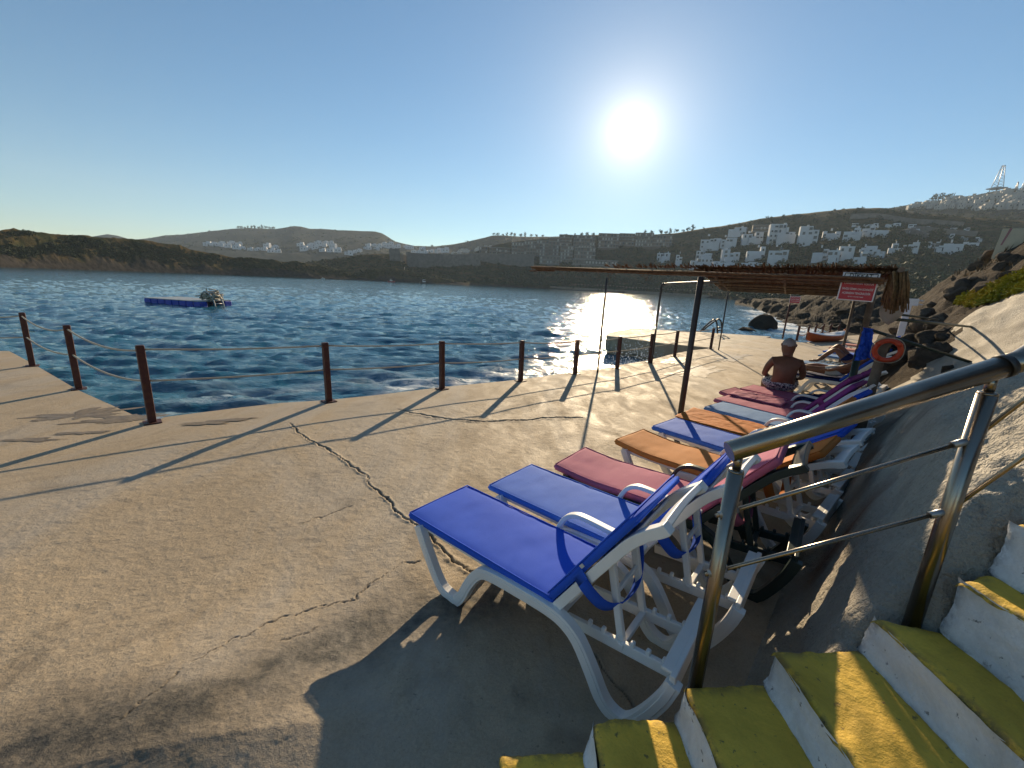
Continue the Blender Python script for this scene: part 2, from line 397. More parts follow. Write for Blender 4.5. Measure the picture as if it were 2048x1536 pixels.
# ================================================================== SETTING
ZW = -0.8
STEP = [(.03, 1.12, .20), (.34, 1.14, .34), (.655, 1.165, .48), (.955, 1.19, .62), (1.275, 1.215, .765), (1.465, 1.165, .965), (1.60, 1.19, 1.16), (1.77, 1.22, 1.36), (1.94, 1.25, 1.56), (2.2, 1.3, 1.78)]
FOOT = np.array([1.31, 1.80]); FS = np.array([.66, .7513]); FN = np.array([.7513, -.66])
def rowxy(s, d): return FOOT[0]+FS[0]*s+FN[0]*d, FOOT[1]+FS[1]*s+FN[1]*d
def rowsd(x, y): return (x-FOOT[0])*FS[0]+(y-FOOT[1])*FS[1], (x-FOOT[0])*FN[0]+(y-FOOT[1])*FN[1]
def sstep(a, b, x): t = np.clip((np.asarray(x, float)-a)/(b-a), 0, 1); return t*t*(3-2*t)

# ---- concrete deck: a slab with a finely modelled top where the camera sees it close
edge_px = [(18, 702), (60, 724), (158, 781), (303, 846), (330, 834), (480, 815), (560, 806), (655, 800), (745, 791), (885, 774), (1000, 763), (1047, 758), (1150, 744), (1195, 739), (1234, 731), (1300, 720), (1345, 708), (1380, 701), (1441, 695)]
far_px = [(1530, 675), (1570, 680), (1601, 685), (1640, 682), (1700, 671), (1790, 667)]
EDGE = [G(*p) for p in edge_px]; FAR = [G(*p) for p in far_px]
outline = [Vector((-16, 11.0, 0))]+[G(-60, 701)]+EDGE+FAR
last = FAR[-1]; s_, d_ = rowsd(last.x, last.y)
outline += [Vector((*rowxy(s_, d_+2), 0)), Vector((*rowxy(3, 2.5), 0)), Vector((*rowxy(-2, 2.5), 0)), Vector((3, -5, 0)), Vector((-16, -5, 0))]
NEARQ = [G(-150, 985), G(330, 868), G(1235, 760), Vector((3.6, 4.3, 0)), Vector((1.75, 1.55, 0)), Vector((1.3, .3, 0)), Vector((-1.2, .2, 0))]
def deck():
    # the fine sheet: rows run from the camera side to the sea side
    A, B, C_, D = Vector((-3.6, .35, 0)), G(345, 872), G(1225, 764), Vector((1.35, 1.25, 0))
    nu, nv = 820, 620
    u = np.linspace(0, 1, nu)[:, None]; v = (np.linspace(0, 1, nv)**1.45)[None, :]
    X = (A.x*(1-u)+D.x*u)*(1-v)+(B.x*(1-u)+C_.x*u)*v
    Y = (A.y*(1-u)+D.y*u)*(1-v)+(B.y*(1-u)+C_.y*u)*v
    fade = np.minimum(1, np.minimum(np.minimum(u, 1-u)*18, np.minimum(v, 1-v)*14)+0*u*v)
    def P(pp): return [(G(*q).x, G(*q).y) for q in pp]
    cr_main = P([(575, 845), (600, 868), (640, 893), (690, 920), (728, 948), (742, 975), (775, 1002), (800, 1025), (830, 1048), (880, 1092), (905, 1120), (950, 1150), (1010, 1175)])
    cr_arc = P([(735, 795), (780, 812), (830, 828), (900, 838), (960, 843), (1050, 840), (1120, 834), (1165, 836)])
    cr_low = P([(238, 1470), (330, 1385), (380, 1335), (440, 1300), (480, 1283), (560, 1245), (640, 1220), (700, 1200), (745, 1160), (800, 1132), (842, 1118)])
    cr_mid = P([(600, 1045), (650, 1030), (705, 1012)]); cr_m2 = P([(560, 1300), (600, 1280), (640, 1262)])
    cr_low2 = P([(1170, 1300), (1230, 1370), (1290, 1440)])
    jx = X+.05*fbm(X*5, Y*5, 4, 3)+.022*fbm(X*23, Y*23, 3, 5); jy = Y+.05*fbm(X*5+40, Y*5, 4, 4)+.022*fbm(X*23+9, Y*23, 3, 6)
    Z = .0035*fbm(X*3, Y*3, 4, 8)+.0028*fbm(X*18, Y*18, 4, 9)+.0016*fbm(X*70, Y*70, 2, 10)
    stain = np.zeros_like(X)
    for pts, w, dp, lip in ((cr_main, .0065, .022, .010), (cr_arc, .014, .016, .010), (cr_low, .0030, .012, .002), (cr_mid, .004, .008, .002), (cr_m2, .0035, .007, .001), (cr_low2, .0035, .010, .002)):
        dd = seg_dist(jx, jy, pts); ww = w*(.55+1.3*np.clip(fbm(X*7, Y*7, 2, 12)+.4, 0, 1))
        Z -= dp*np.exp(-(dd/ww)**4)
        Z += lip*np.exp(-((dd-2.5*w)/(2.4*w))**2)*(.5+fbm(X*9, Y*9, 3, 13))
        stain = np.maximum(stain, .95*np.exp(-(dd/(ww*.85))**2)); stain = np.maximum(stain, .35*np.exp(-(dd/(w*5))**2)*np.clip(.5+1.6*fbm(X*6, Y*6, 4, 14), 0, 1))
    # dark damp band running in from the lower left to under the front lounger
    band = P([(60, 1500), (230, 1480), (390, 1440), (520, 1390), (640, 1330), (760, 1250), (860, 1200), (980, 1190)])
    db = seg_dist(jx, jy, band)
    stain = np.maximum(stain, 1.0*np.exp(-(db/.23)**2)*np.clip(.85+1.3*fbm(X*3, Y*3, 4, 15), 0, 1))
    for q, r, k in (((1010, 1420), .16, .45), ((830, 1180), .14, .4), ((690, 1005), .08, .5), ((880, 1330), .12, .35), ((1130, 1480), .12, .4)):
        g = G(*q); stain = np.maximum(stain, k*np.exp(-(np.hypot(X-g.x, Y-g.y)/r)**2)*np.clip(.6+1.8*fbm(X*8, Y*8, 4, 16), 0, 1))
    near_sea = seg_dist(X, Y, [(e.x, e.y) for e in EDGE[3:]])
    wet = np.exp(-(near_sea/.55)**2)*np.clip(.1+1.7*fbm(X*1.6, Y*1.6, 4, 18), 0, 1)*.6
    stain = np.maximum(stain, wet)
    rust = .5*np.exp(-(near_sea/.13)**2)*np.clip(.5+2*fbm(X*4, Y*4, 3, 19), 0, 1)
    Z = Z+.10*np.exp(-((X+1.0)/.75)**2-((Y-1.15)/.55)**2)  # low mound added to shorten the front lounger's shadow
    Z = Z*fade
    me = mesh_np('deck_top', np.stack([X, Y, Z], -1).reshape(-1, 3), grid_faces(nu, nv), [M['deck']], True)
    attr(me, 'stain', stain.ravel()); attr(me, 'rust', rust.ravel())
    # slab with a hole where the fine sheet lies
    import bmesh
    bm = bmesh.new()
    ov = [bm.verts.new(p) for p in outline]; hv = [bm.verts.new(p) for p in (A, B, C_, D)]
    es = [bm.edges.new((ov[i], ov[(i+1) % len(ov)])) for i in range(len(ov))]+[bm.edges.new((hv[i], hv[(i+1) % 4])) for i in range(4)]
    bmesh.ops.triangle_fill(bm, use_beauty=True, use_dissolve=False, edges=es)
    for f in list(bm.faces):
        c = f.calc_center_median()
        if f.normal.z < 0: f.normal_flip()
    bm.verts.index_update(); bm.faces.ensure_lookup_table()
    Vs = [v.co.copy() for v in bm.verts]; Fs = [[v.index for v in f.verts] for f in bm.faces]
    # drop triangles inside the hole
    def inq(c):
        q = [A, B, C_, D]; sg = [((q[(i+1) % 4].x-q[i].x)*(c.y-q[i].y)-(q[(i+1) % 4].y-q[i].y)*(c.x-q[i].x)) for i in range(4)]
        return all(x > 0 for x in sg) or all(x < 0 for x in sg)
    Fs = [f for f in Fs if not inq(sum((Vs[i] for i in f), Vector())/3)]
    bm.free()
    n0 = len(outline); b = len(Vs)
    # rough broken edge: the sides step out unevenly on the way down
    for i in range(n0):
        p = outline[i]; Vs.append(Vector((p.x+random.uniform(-.02, .02), p.y+random.uniform(-.02, .02), -.12)))
    for i in range(n0): Vs.append(Vector((outline[i].x, outline[i].y, -3.0)))
    for k in (0, 1):
        for i in range(n0):
            j = (i+1) % n0; lo = b+(k)*n0; up = 0 if k == 0 else b
            Fs.append([up+i, up+j, lo+j, lo+i])
    me2 = bpy.data.meshes.new('deck_slab'); me2.from_pydata(Vs, [], Fs); me2.materials.append(M['deck'])
    X2 = np.array([v.x for v in Vs]); attr(me2, 'stain', np.where(np.array([v.z for v in Vs]) < -.05, .45, 0)); attr(me2, 'rust', np.where(np.array([v.z for v in Vs]) < -.05, .15, 0))
    o = obj('deck', me, kind='structure'); o['label'] = 'worn cracked concrete bathing deck with damp stains'
    p = obj('deck_slab', me2, o)
deck()
# damp puddled patches, thin sheets lying on the outer deck
def sheet(name, pts, z, mat, parent=None, **kw):
    me = bpy.data.meshes.new(name); me.from_pydata([(p[0], p[1], z) for p in pts], [], [list(range(len(pts)))]); me.materials.append(mat)
    return obj(name, me, parent, **kw)

def damp(cx, cy, rx, ry, rot, seed):
    c = G(cx, cy); n = 120; pts = []
    for k in range(n):
        a = 2*math.pi*k/n; r = 1+.85*float(fbm(math.cos(a)*2.2+seed, math.sin(a)*2.2, 5, seed, .65)); x, y = rx*r*math.cos(a), ry*r*math.sin(a); pts.append((c.x+x*math.cos(rot)-y*math.sin(rot), c.y+x*math.sin(rot)+y*math.cos(rot)))
    return pts
DK = bpy.data.objects['deck']
for i, (cx, cy, rx, ry, ro) in enumerate([(165, 828, .42, .20, .7), (250, 838, .35, .13, .5), (60, 880, .22, .05, .2), (165, 866, .18, .05, .3), (1395, 742, 1.1, .35, .75), (1350, 722, .8, .25, .8), (1460, 715, 1.2, .30, .8), (420, 846, .30, .07, .35), (470, 840, .25, .06, .4)]):
    sheet('damp_patch', damp(cx, cy, rx, ry, ro, 100+i), .0030+.0006*i, M['damp'], DK)
# ---- jetty
def jetty():
    t = empty('jetty', G(1400, 680), 0, 'low concrete jetty with a shaded overhanging face reaching into the glittering sea', 'jetty')
    inv = Vector(t.location)
    top = [G(1213, 671, -.05), G(1219, 665, -.05), G(1262, 658, -.05), G(1400, 664, -.05), G(1541, 673, -.05), G(1442, 697, -.05), G(1330, 687, -.05)]
    V = [p-inv for p in top]; n = len(V); c = sum(V, Vector())/n
    def ring(k, z): return [Vector((c.x+(p.x-c.x)*k, c.y+(p.y-c.y)*k, z)) for p in V]
    Vs = ring(1, -.05)+ring(1.004, -.10)+ring(1.0, -.62)+ring(.93, -.68)+ring(.90, -3)
    Fs = [list(range(n))[::-1]]+[[k*n+i, k*n+(i+1) % n, k*n+n+(i+1) % n, k*n+n+i] for k in range(4) for i in range(n)]
    me = bpy.data.meshes.new('jetty_block'); me.from_pydata(Vs, [], Fs); me.materials.append(M['jetty']); me.update()
    o = obj('jetty_block', me, t); 
    return t
jetty()

# ---- sea: an open-water spectrum on a sheet that gets finer towards the deck
def ocean_tile(N, Lm, wind, seed, amp, lmin):
    r = np.random.default_rng(seed); k1 = np.fft.fftfreq(N, Lm/N)*2*np.pi
    kx, ky = np.meshgrid(k1, k1, indexing='ij'); k = np.hypot(kx, ky); k[0, 0] = 1
    wd = np.array([math.cos(wind), math.sin(wind)]); cosf = (kx*wd[0]+ky*wd[1])/k
    Lp = 1.3
    P = np.exp(-1/(k*Lp/6.28*1.0)**2)/k**3.6*(.05+np.abs(cosf)**4)*np.exp(-(k*lmin)**2); P[0, 0] = 0
    h = (r.normal(size=(N, N))+1j*r.normal(size=(N, N)))*np.sqrt(P)
    z = np.fft.ifft2(h).real; sc = amp/z.std(); h = h*sc
    dx = np.fft.ifft2(-1j*kx/k*h).real; dy = np.fft.ifft2(-1j*ky/k*h).real; return z*sc, dx, dy
def sample(T, x, y, Lm):
    N = T.shape[0]; fx = (x/Lm*N) % N; fy = (y/Lm*N) % N; i = np.floor(fx).astype(int); j = np.floor(fy).astype(int); a = fx-i; b = fy-j
    i %= N; j %= N; i2 = (i+1) % N; j2 = (j+1) % N
    return (T[i, j]*(1-a)+T[i2, j]*a)*(1-b)+(T[i, j2]*(1-a)+T[i2, j2]*a)*b
def sea():
    na, nr = 620, 560
    th = np.radians(np.concatenate([np.linspace(-120, -66, 20)[:-1], np.linspace(-66, 52, na), np.linspace(52, 110, 20)[1:]]))
    r = 2.2*(5200/2.2)**np.linspace(0, 1, nr)
    R, T = np.meshgrid(r, th, indexing='ij'); X = R*np.sin(T); Y = R*np.cos(T)
    Z = np.full_like(X, ZW); DX = np.zeros_like(X); DY = np.zeros_like(X)
    for (N, Lm, wd, sd, am, lm, far) in ((256, 31.0, math.radians(-105), 5, .046, .05, 150), (256, 11.3, math.radians(-95), 6, .024, .02, 60)):
        z, dx, dy = ocean_tile(N, Lm, wd, sd, am, lm); f = np.clip(1.3-R/far, 0, 1)
        rx = (X*.96+Y*.28)*.62; ry = -X*.28+Y*.96
        Z += sample(z, rx, ry, Lm)*f; DX += sample(dx, rx, ry, Lm)*f*1.0; DY += sample(dy, rx, ry, Lm)*f*1.0
    e = [(p.x, p.y) for p in EDGE]
    foam = np.zeros_like(X); near = R < 90
    xs, ys = X[near], Y[near]
    fo = np.zeros_like(xs)
    dd = seg_dist(xs, ys, e[8:15]); fo = np.maximum(fo, 1.15*np.exp(-(dd/3.6)**2)*np.clip(.62+1.5*fbm(xs*.6+ys*.45, ys*1.3-xs*1.2, 4, 2), 0, 1.25))
    dd = seg_dist(xs, ys, e[13:18]); fo = np.maximum(fo, 1.1*np.exp(-(dd/2.2)**2))
    dd = seg_dist(xs, ys, e[5:9]); fo = np.maximum(fo, 1.0*np.exp(-(dd/1.3)**2)*np.clip(.3+2*fbm(xs*1.5, ys*1.5, 3, 3), 0, 1))
    sh = [(G(*q, ZW).x, G(*q, ZW).y) for q in ((1478, 607), (1500, 614), (1535, 627), (1560, 642), (1585, 656), (1620, 668))]
    dd = seg_dist(xs, ys, sh); fo = np.maximum(fo, 1.1*np.exp(-(dd/2.6)**2)*np.clip(.7+1.5*fbm(xs*.5, ys*.5, 4, 4), 0, 1.2))
    sh2 = [(G(*q).x, G(*q).y) for q in ((1530, 672), (1570, 677), (1640, 673), (1700, 668))]
    dd = seg_dist(xs, ys, sh2); fo = np.maximum(fo, 1.1*np.exp(-(dd/1.6)**2))
    fo = np.maximum(fo, .55*np.clip((Z[near]-ZW)/.16-1.15, 0, 1))
    foam[near] = fo
    me = mesh_np('sea', np.stack([X+DX, Y+DY, Z], -1).reshape(-1, 3), grid_faces(*X.shape)[:, ::-1], [M['water']], True)
    attr(me, 'foam', foam.ravel()); o = obj('sea', me, kind='structure')
    # seabed far below, so nothing is open underneath
    return o
sea()

# ---- bank and slope behind the loungers
LO = np.array([[-1, -.10], [-.15, -.06], [0, .0], [.3, .14], [.7, .5], [1.2, .98], [2.2, 1.92], [3.0, 2.5], [4.2, 3.6], [5.5, 4.9], [8, 6.2], [16, 8.2], [45, 14]])
NA = np.array([[-1, -.10], [-.15, -.06], [0, .0], [.3, .3], [.8, .9], [1.6, 1.7], [2.6, 2.9], [3.6, 4.1], [4.6, 5.0], [6, 5.7], [9, 6.6], [16, 8.4], [45, 14]])
NS = np.array([[-1, -.10], [-.15, -.06], [.04, .0], [.16, .14], [.33, .70], [.52, 1.16], [.9, 1.55], [2.2, 2.25], [3.0, 2.5], [4.2, 3.6], [5.5, 4.9], [8, 6.2], [16, 8.2], [45, 14]])
def prof(T, d): return np.interp(d, T[:, 0], T[:, 1])
def concrete_limit(d): return 7.5+.0*d                      # how far along the row the smooth concrete runs
def bank_z(s, d, rough=True):
    s = np.asarray(s, float); d = np.asarray(d, float)
    k = sstep(7.0, 11.0, s+.5*d); z = prof(LO, d)*(1-k)+prof(NA, d)*k
    q = 1-sstep(1.2, 5.5, s); z = z*(1-q)+prof(NS, d)*q
    sh = 1-.85*sstep(40, 75, s); z = np.where(z > .3, .3+(z-.3)*sh, z)
    if rough:
        w = sstep(.02, .5, d); kk = np.maximum(k, sstep(2.2, 3.2, d))
        z = z+w*(kk*(.75*fbm(s*.35, d*.45, 5, 31)+.35*np.abs(fbm(s*1.1, d*1.6, 4, 32)))+(1-kk)*(.05*fbm(s*1.2, d*1.2, 4, 33)))
        z = z+.02*fbm(s*6, d*6, 3, 34)*w
        g = np.exp(-((s+.0)/1.7)**2)*sstep(.05, .25, d)*(1-kk)      # coarse gravelly render beside the stairs
        z = z+g*(.036*fbm(s*26, d*26, 3, 35)+.04*fbm(s*9, d*9, 3, 36))
        z = z+(1-g)*(1-kk)*w*.006*fbm(s*30, d*30, 3, 37)
    x, y = rowxy(s, d)
    ye = np.interp(x, [q[0] for q in STEP], [q[1] for q in STEP]); zs = np.interp(x, [q[0] for q in STEP], [q[2] for q in STEP])
    xl = [-.2]+[q[0] for q in STEP[1:]]+[2.6]; zl = [0]+[q[2]-.02 for q in STEP]; low = np.interp(x, xl, zl[:len(xl)])
    w2 = np.exp(-np.clip(y-ye, 0, 9)/.10)*((x > .0) & (x < 2.9) & (y > ye-.05)); z = z*(1-w2)+np.minimum(z, low)*w2
    under = (x > -.3) & (x < 2.9) & (y < ye-.04); z = np.where(under, np.minimum(z, zs-.45), z)
    return z
def bank_hit(px, py, r0=.8, r1=120):
    d = ray(px, py); h = math.hypot(d[0], d[1]); r = r0*np.exp(np.linspace(0, 1, 900)*math.log(r1/r0))
    X = d[0]/h*r; Y = d[1]/h*r; Zr = CAM_H+d[2]/h*r; s, dd = rowsd(X, Y); zb = bank_z(s, dd)
    i = np.argmax(Zr < zb)
    if Zr[i] >= zb[i]: return None
    return Vector((X[i], Y[i], zb[i])), s[i], dd[i]
def bank():
    s1 = np.concatenate([np.linspace(-6, -1.8, 30)[:-1], np.linspace(-1.8, 3, 240)[:-1], 3+(np.linspace(0, 1, 300)**1.7)*87])
    d1 = np.concatenate([np.linspace(-.6, 0, 8)[:-1], np.linspace(0, 2.2, 150)[:-1], 2.2+np.linspace(0, 1, 110)**1.8*38])
    S, D = np.meshgrid(s1, d1, indexing='ij'); Z = bank_z(S, D)
    X, Y = rowxy(S, D)
    me = mesh_np('bank', np.stack([X, Y, Z], -1).reshape(-1, 3), grid_faces(*X.shape)[:, ::-1], [M['bank'], M['scrub_near'], M['rock']], True)
    lim = 2.35+.5*fbm(S*.5, D*.5, 3, 41)
    nat = (D > lim) | (S > 6.0+2.3*D+1.5*fbm(S*.7, D*.9, 3, 42))
    k = grid_faces(*X.shape)[:, 0]
    slope = np.gradient(Z, axis=1)/np.maximum(1e-6, np.gradient(D, axis=1))
    rk = nat & ((slope > .75) | (D < 2.5) | (fbm(S*.3, D*.6, 4, 43) > .1))
    mi = np.zeros(X.shape, np.int32); mi[nat] = 1; mi[rk] = 2
    me.polygons.foreach_set('material_index', mi.ravel()[k])
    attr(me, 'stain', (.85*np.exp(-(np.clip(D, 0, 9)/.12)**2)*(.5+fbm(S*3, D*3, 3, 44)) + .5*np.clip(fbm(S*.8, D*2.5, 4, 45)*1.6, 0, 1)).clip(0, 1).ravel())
    g = G(1600, 1212); gs, gd = rowsd(g.x, g.y)
    attr(me, 'rust', (1.0*np.exp(-((S-gs-.1)/.22)**2-((D-gd-.12)/.13)**2)*np.clip(.6+1.5*fbm(S*5, D*5, 3, 46), 0, 1)).ravel())
    attr(me, 'rockmask', np.clip(.2+1.3*fbm(S*.4, D*.4, 3, 47), 0, 1).ravel())
    obj('slope', me, kind='structure')
bank()

# ---- far terrain: each hill is a sheet from its shore up to its crest and down behind
def ptz(px, py, rng):
    v = np.stack([np.asarray(px, float)-1024, np.asarray(py, float)-768, np.full(np.shape(px), FPX)], -1)
    d = v @ RM.T; t = rng/np.hypot(d[..., 0], d[..., 1]); return d[..., 0]*t, d[..., 1]*t, CAM_H+d[..., 2]*t
class Ridge:
    def __init__(s, name, shore, crest, rcrest, mat, nx=260, nt=40, amp=1.0, freq=.05, rshore=None, pw=1.3, seed=0, rock=.25, label=None, bush=0):
        s.sx, s.sy = zip(*shore); s.cx, s.cyy = zip(*crest); s.rx, s.rr = zip(*rcrest); s.rs = rshore; s.pw = pw
        x0, x1 = max(s.sx[0], s.cx[0]), min(s.sx[-1], s.cx[-1])
        px = np.linspace(x0, x1, nx); t = np.linspace(0, 1, nt); PX, T = np.meshgrid(px, t, indexing='ij')
        X, Y, Z = s.pt(PX, T)
        rr = np.hypot(X, Y); az = np.arctan2(X, Y)
        nz = amp*fbm(X*freq, Y*freq, 6, seed)+amp*.5*np.abs(fbm(X*freq*3, Y*freq*3, 4, seed+3))
        w = np.minimum(1, T*4)*(1-.75*T**6); Z = Z+nz*w
        Zs = [np.full((nx, 1), -4.0)]; Xs = [X[:, :1]*.985]; Ys = [Y[:, :1]*.985]
        cz = Z[:, -1:]
        Xs += [X, X[:, -1:]*1.08, X[:, -1:]*1.25]; Ys += [Y, Y[:, -1:]*1.08, Y[:, -1:]*1.25]; Zs += [Z, cz*.8-1, np.full((nx, 1), -4.0)]
        X = np.concatenate(Xs, 1); Y = np.concatenate(Ys, 1); Z = np.concatenate(Zs, 1)
        me = mesh_np(name, np.stack([X, Y, Z], -1).reshape(-1, 3), grid_faces(*X.shape)[:, ::-1], [mat], True)
        tt = np.concatenate([np.zeros((nx, 1)), T, np.ones((nx, 2))], 1)
        attr(me, 'rockmask', np.clip((1-tt/rock)*1.6+1.2*fbm(X*freq*1.5, Y*freq*1.5, 4, seed+9), 0, 1).ravel() if rock else np.zeros(X.size))
        s.o = obj(name, me, kind='structure')
        if label: s.o['label'] = label
        s.amp, s.freq, s.seed = amp, freq, seed
    def pt(s, PX, T):
        sy = np.interp(PX, s.sx, s.sy); cyy = np.interp(PX, s.cx, s.cyy); py = sy+(cyy-sy)*T
        rc = np.interp(PX, s.rx, s.rr)
        if s.rs is None:
            v = np.stack([PX-1024, sy-768, np.full(np.shape(PX), FPX)], -1); d = v @ RM.T
            rs = (ZW-CAM_H)/np.minimum(d[..., 2], -1e-4)*np.hypot(d[..., 0], d[..., 1]); rs = np.minimum(rs, rc-12)
        else: rs = np.interp(PX, *zip(*s.rs))
        return ptz(PX, py, rs+(rc-rs)*T**s.pw)
    def at(s, px, py):               # the ground point of this hill at a photo position
        sy = np.interp(px, s.sx, s.sy); cyy = np.interp(px, s.cx, s.cyy); t = float(np.clip((sy-py)/(sy-cyy), 0, 1))
        X, Y, Z = s.pt(np.array(float(px)), np.array(t))
        nz = s.amp*fbm(X*s.freq, Y*s.freq, 6, s.seed)+s.amp*.5*np.abs(fbm(X*s.freq*3, Y*s.freq*3, 4, s.seed+3)); w = min(1, t*4)*(1-.75*t**6)
        return Vector((float(X), float(Y), float(Z+nz*w)))
H_head = Ridge('headland', [(-260, 522), (0, 531), (100, 533.5), (200, 537), (300, 541), (400, 545), (500, 549), (600, 553), (700, 558), (790, 563), (880, 568), (940, 571)],
    [(-260, 452), (0, 462), (20, 458), (28, 457), (40, 463), (80, 466), (150, 472), (165, 471), (200, 475), (260, 479), (290, 479), (330, 486), (360, 490), (380, 498), (430, 508), (470, 516), (520, 517), (545, 519), (560, 524), (590, 523), (640, 531), (690, 543), (720, 545), (760, 536), (800, 538), (840, 547), (880, 555), (940, 566)],
    [(-260, 190), (0, 200), (300, 235), (600, 270), (940, 330)], M['scrub'], nx=560, nt=60, amp=2.6, freq=.13, seed=3, rock=.34, pw=1.0)
H_mount = Ridge('far_mountain', [(150, 500), (500, 527), (900, 545), (1300, 565)],
    [(150, 479), (190, 473), (215, 469), (235, 472), (262, 480), (300, 477), (330, 471), (400, 465), (470, 458), (500, 456), (550, 458), (588, 452), (600, 453), (620, 458), (650, 459), (700, 461), (750, 463), (765, 467), (790, 483), (830, 492), (870, 494), (905, 489), (940, 482), (970, 475), (985, 471), (1010, 471), (1050, 474), (1100, 473), (1160, 471), (1220, 470), (1300, 470)],
    [(150, 1500), (500, 1300), (800, 1050), (1000, 900), (1300, 850)], M['scrub_far'], nx=320, nt=36, amp=7, freq=.012, rshore=[(150, 800), (500, 700), (800, 600), (1300, 600)], seed=21, rock=0, pw=1.2)
H_mid = Ridge('fort_hill', [(560, 552), (700, 557), (800, 563), (900, 569), (1000, 573.5), (1090, 578), (1150, 580)],
    [(560, 535), (600, 527), (640, 521), (700, 513), (750, 508), (800, 507), (820, 522), (860, 528), (900, 528), (940, 520), (1000, 522), (1090, 530), (1150, 532)],
    [(560, 360), (800, 380), (1150, 420)], M['scrub'], nx=240, nt=30, amp=2.2, freq=.05, seed=31, rock=.12, pw=1.0, rshore=[(560, 300), (800, 310), (900, 320), (1150, 360)])
H_town = Ridge('town_hill', [(900, 569.5), (1000, 574.5), (1090, 578.5), (1200, 584), (1300, 590.5), (1400, 597.5), (1480, 604), (1560, 608), (1700, 622), (1900, 640), (2200, 660)],
    [(900, 530), (930, 515), (960, 500), (1000, 488), (1040, 482), (1100, 476), (1160, 474), (1210, 470), (1300, 469), (1350, 466), (1400, 458), (1440, 453), (1480, 446), (1520, 437), (1560, 432), (1600, 428), (1700, 417), (1760, 416), (1800, 422), (1850, 428), (1920, 434), (2048, 442), (2200, 450)],
    [(900, 430), (1000, 460), (1300, 520), (1600, 520), (2000, 480), (2200, 470)], M['scrub'], nx=420, nt=60, amp=2.4, freq=.04, seed=41, rock=.05, pw=1.15, rshore=[(900, 330), (1090, 350), (1300, 340), (1480, 250), (1600, 210), (1800, 170), (2200, 150)])
H_top = Ridge('upper_town_hill', [(1600, 450), (1800, 450), (2000, 470), (2300, 490)],
    [(1600, 440), (1720, 424), (1770, 418), (1800, 413), (1830, 408), (1870, 402), (1900, 397), (1950, 391), (1990, 382), (2020, 379), (2048, 378), (2300, 366)],
    [(1600, 900), (2300, 800)], M['scrub_far'], nx=200, nt=30, amp=4, freq=.02, seed=51, rock=0, rshore=[(1600, 560), (2300, 500)], pw=1.1)
H_shore = Ridge('rocky_shore', [(1470, 604.5), (1500, 613), (1530, 625), (1552, 640), (1575, 655), (1600, 666), (1640, 671), (1700, 676), (1800, 682)],
    [(1470, 603.5), (1490, 603), (1510, 599), (1540, 597), (1580, 599), (1620, 588), (1660, 577), (1700, 566), (1740, 560), (1800, 548)],
    [(1470, 150), (1530, 110), (1600, 80), (1700, 66), (1800, 62)], M['dark_rock'], nx=260, nt=70, amp=1.1, freq=.28, seed=61, rock=0, pw=.9)
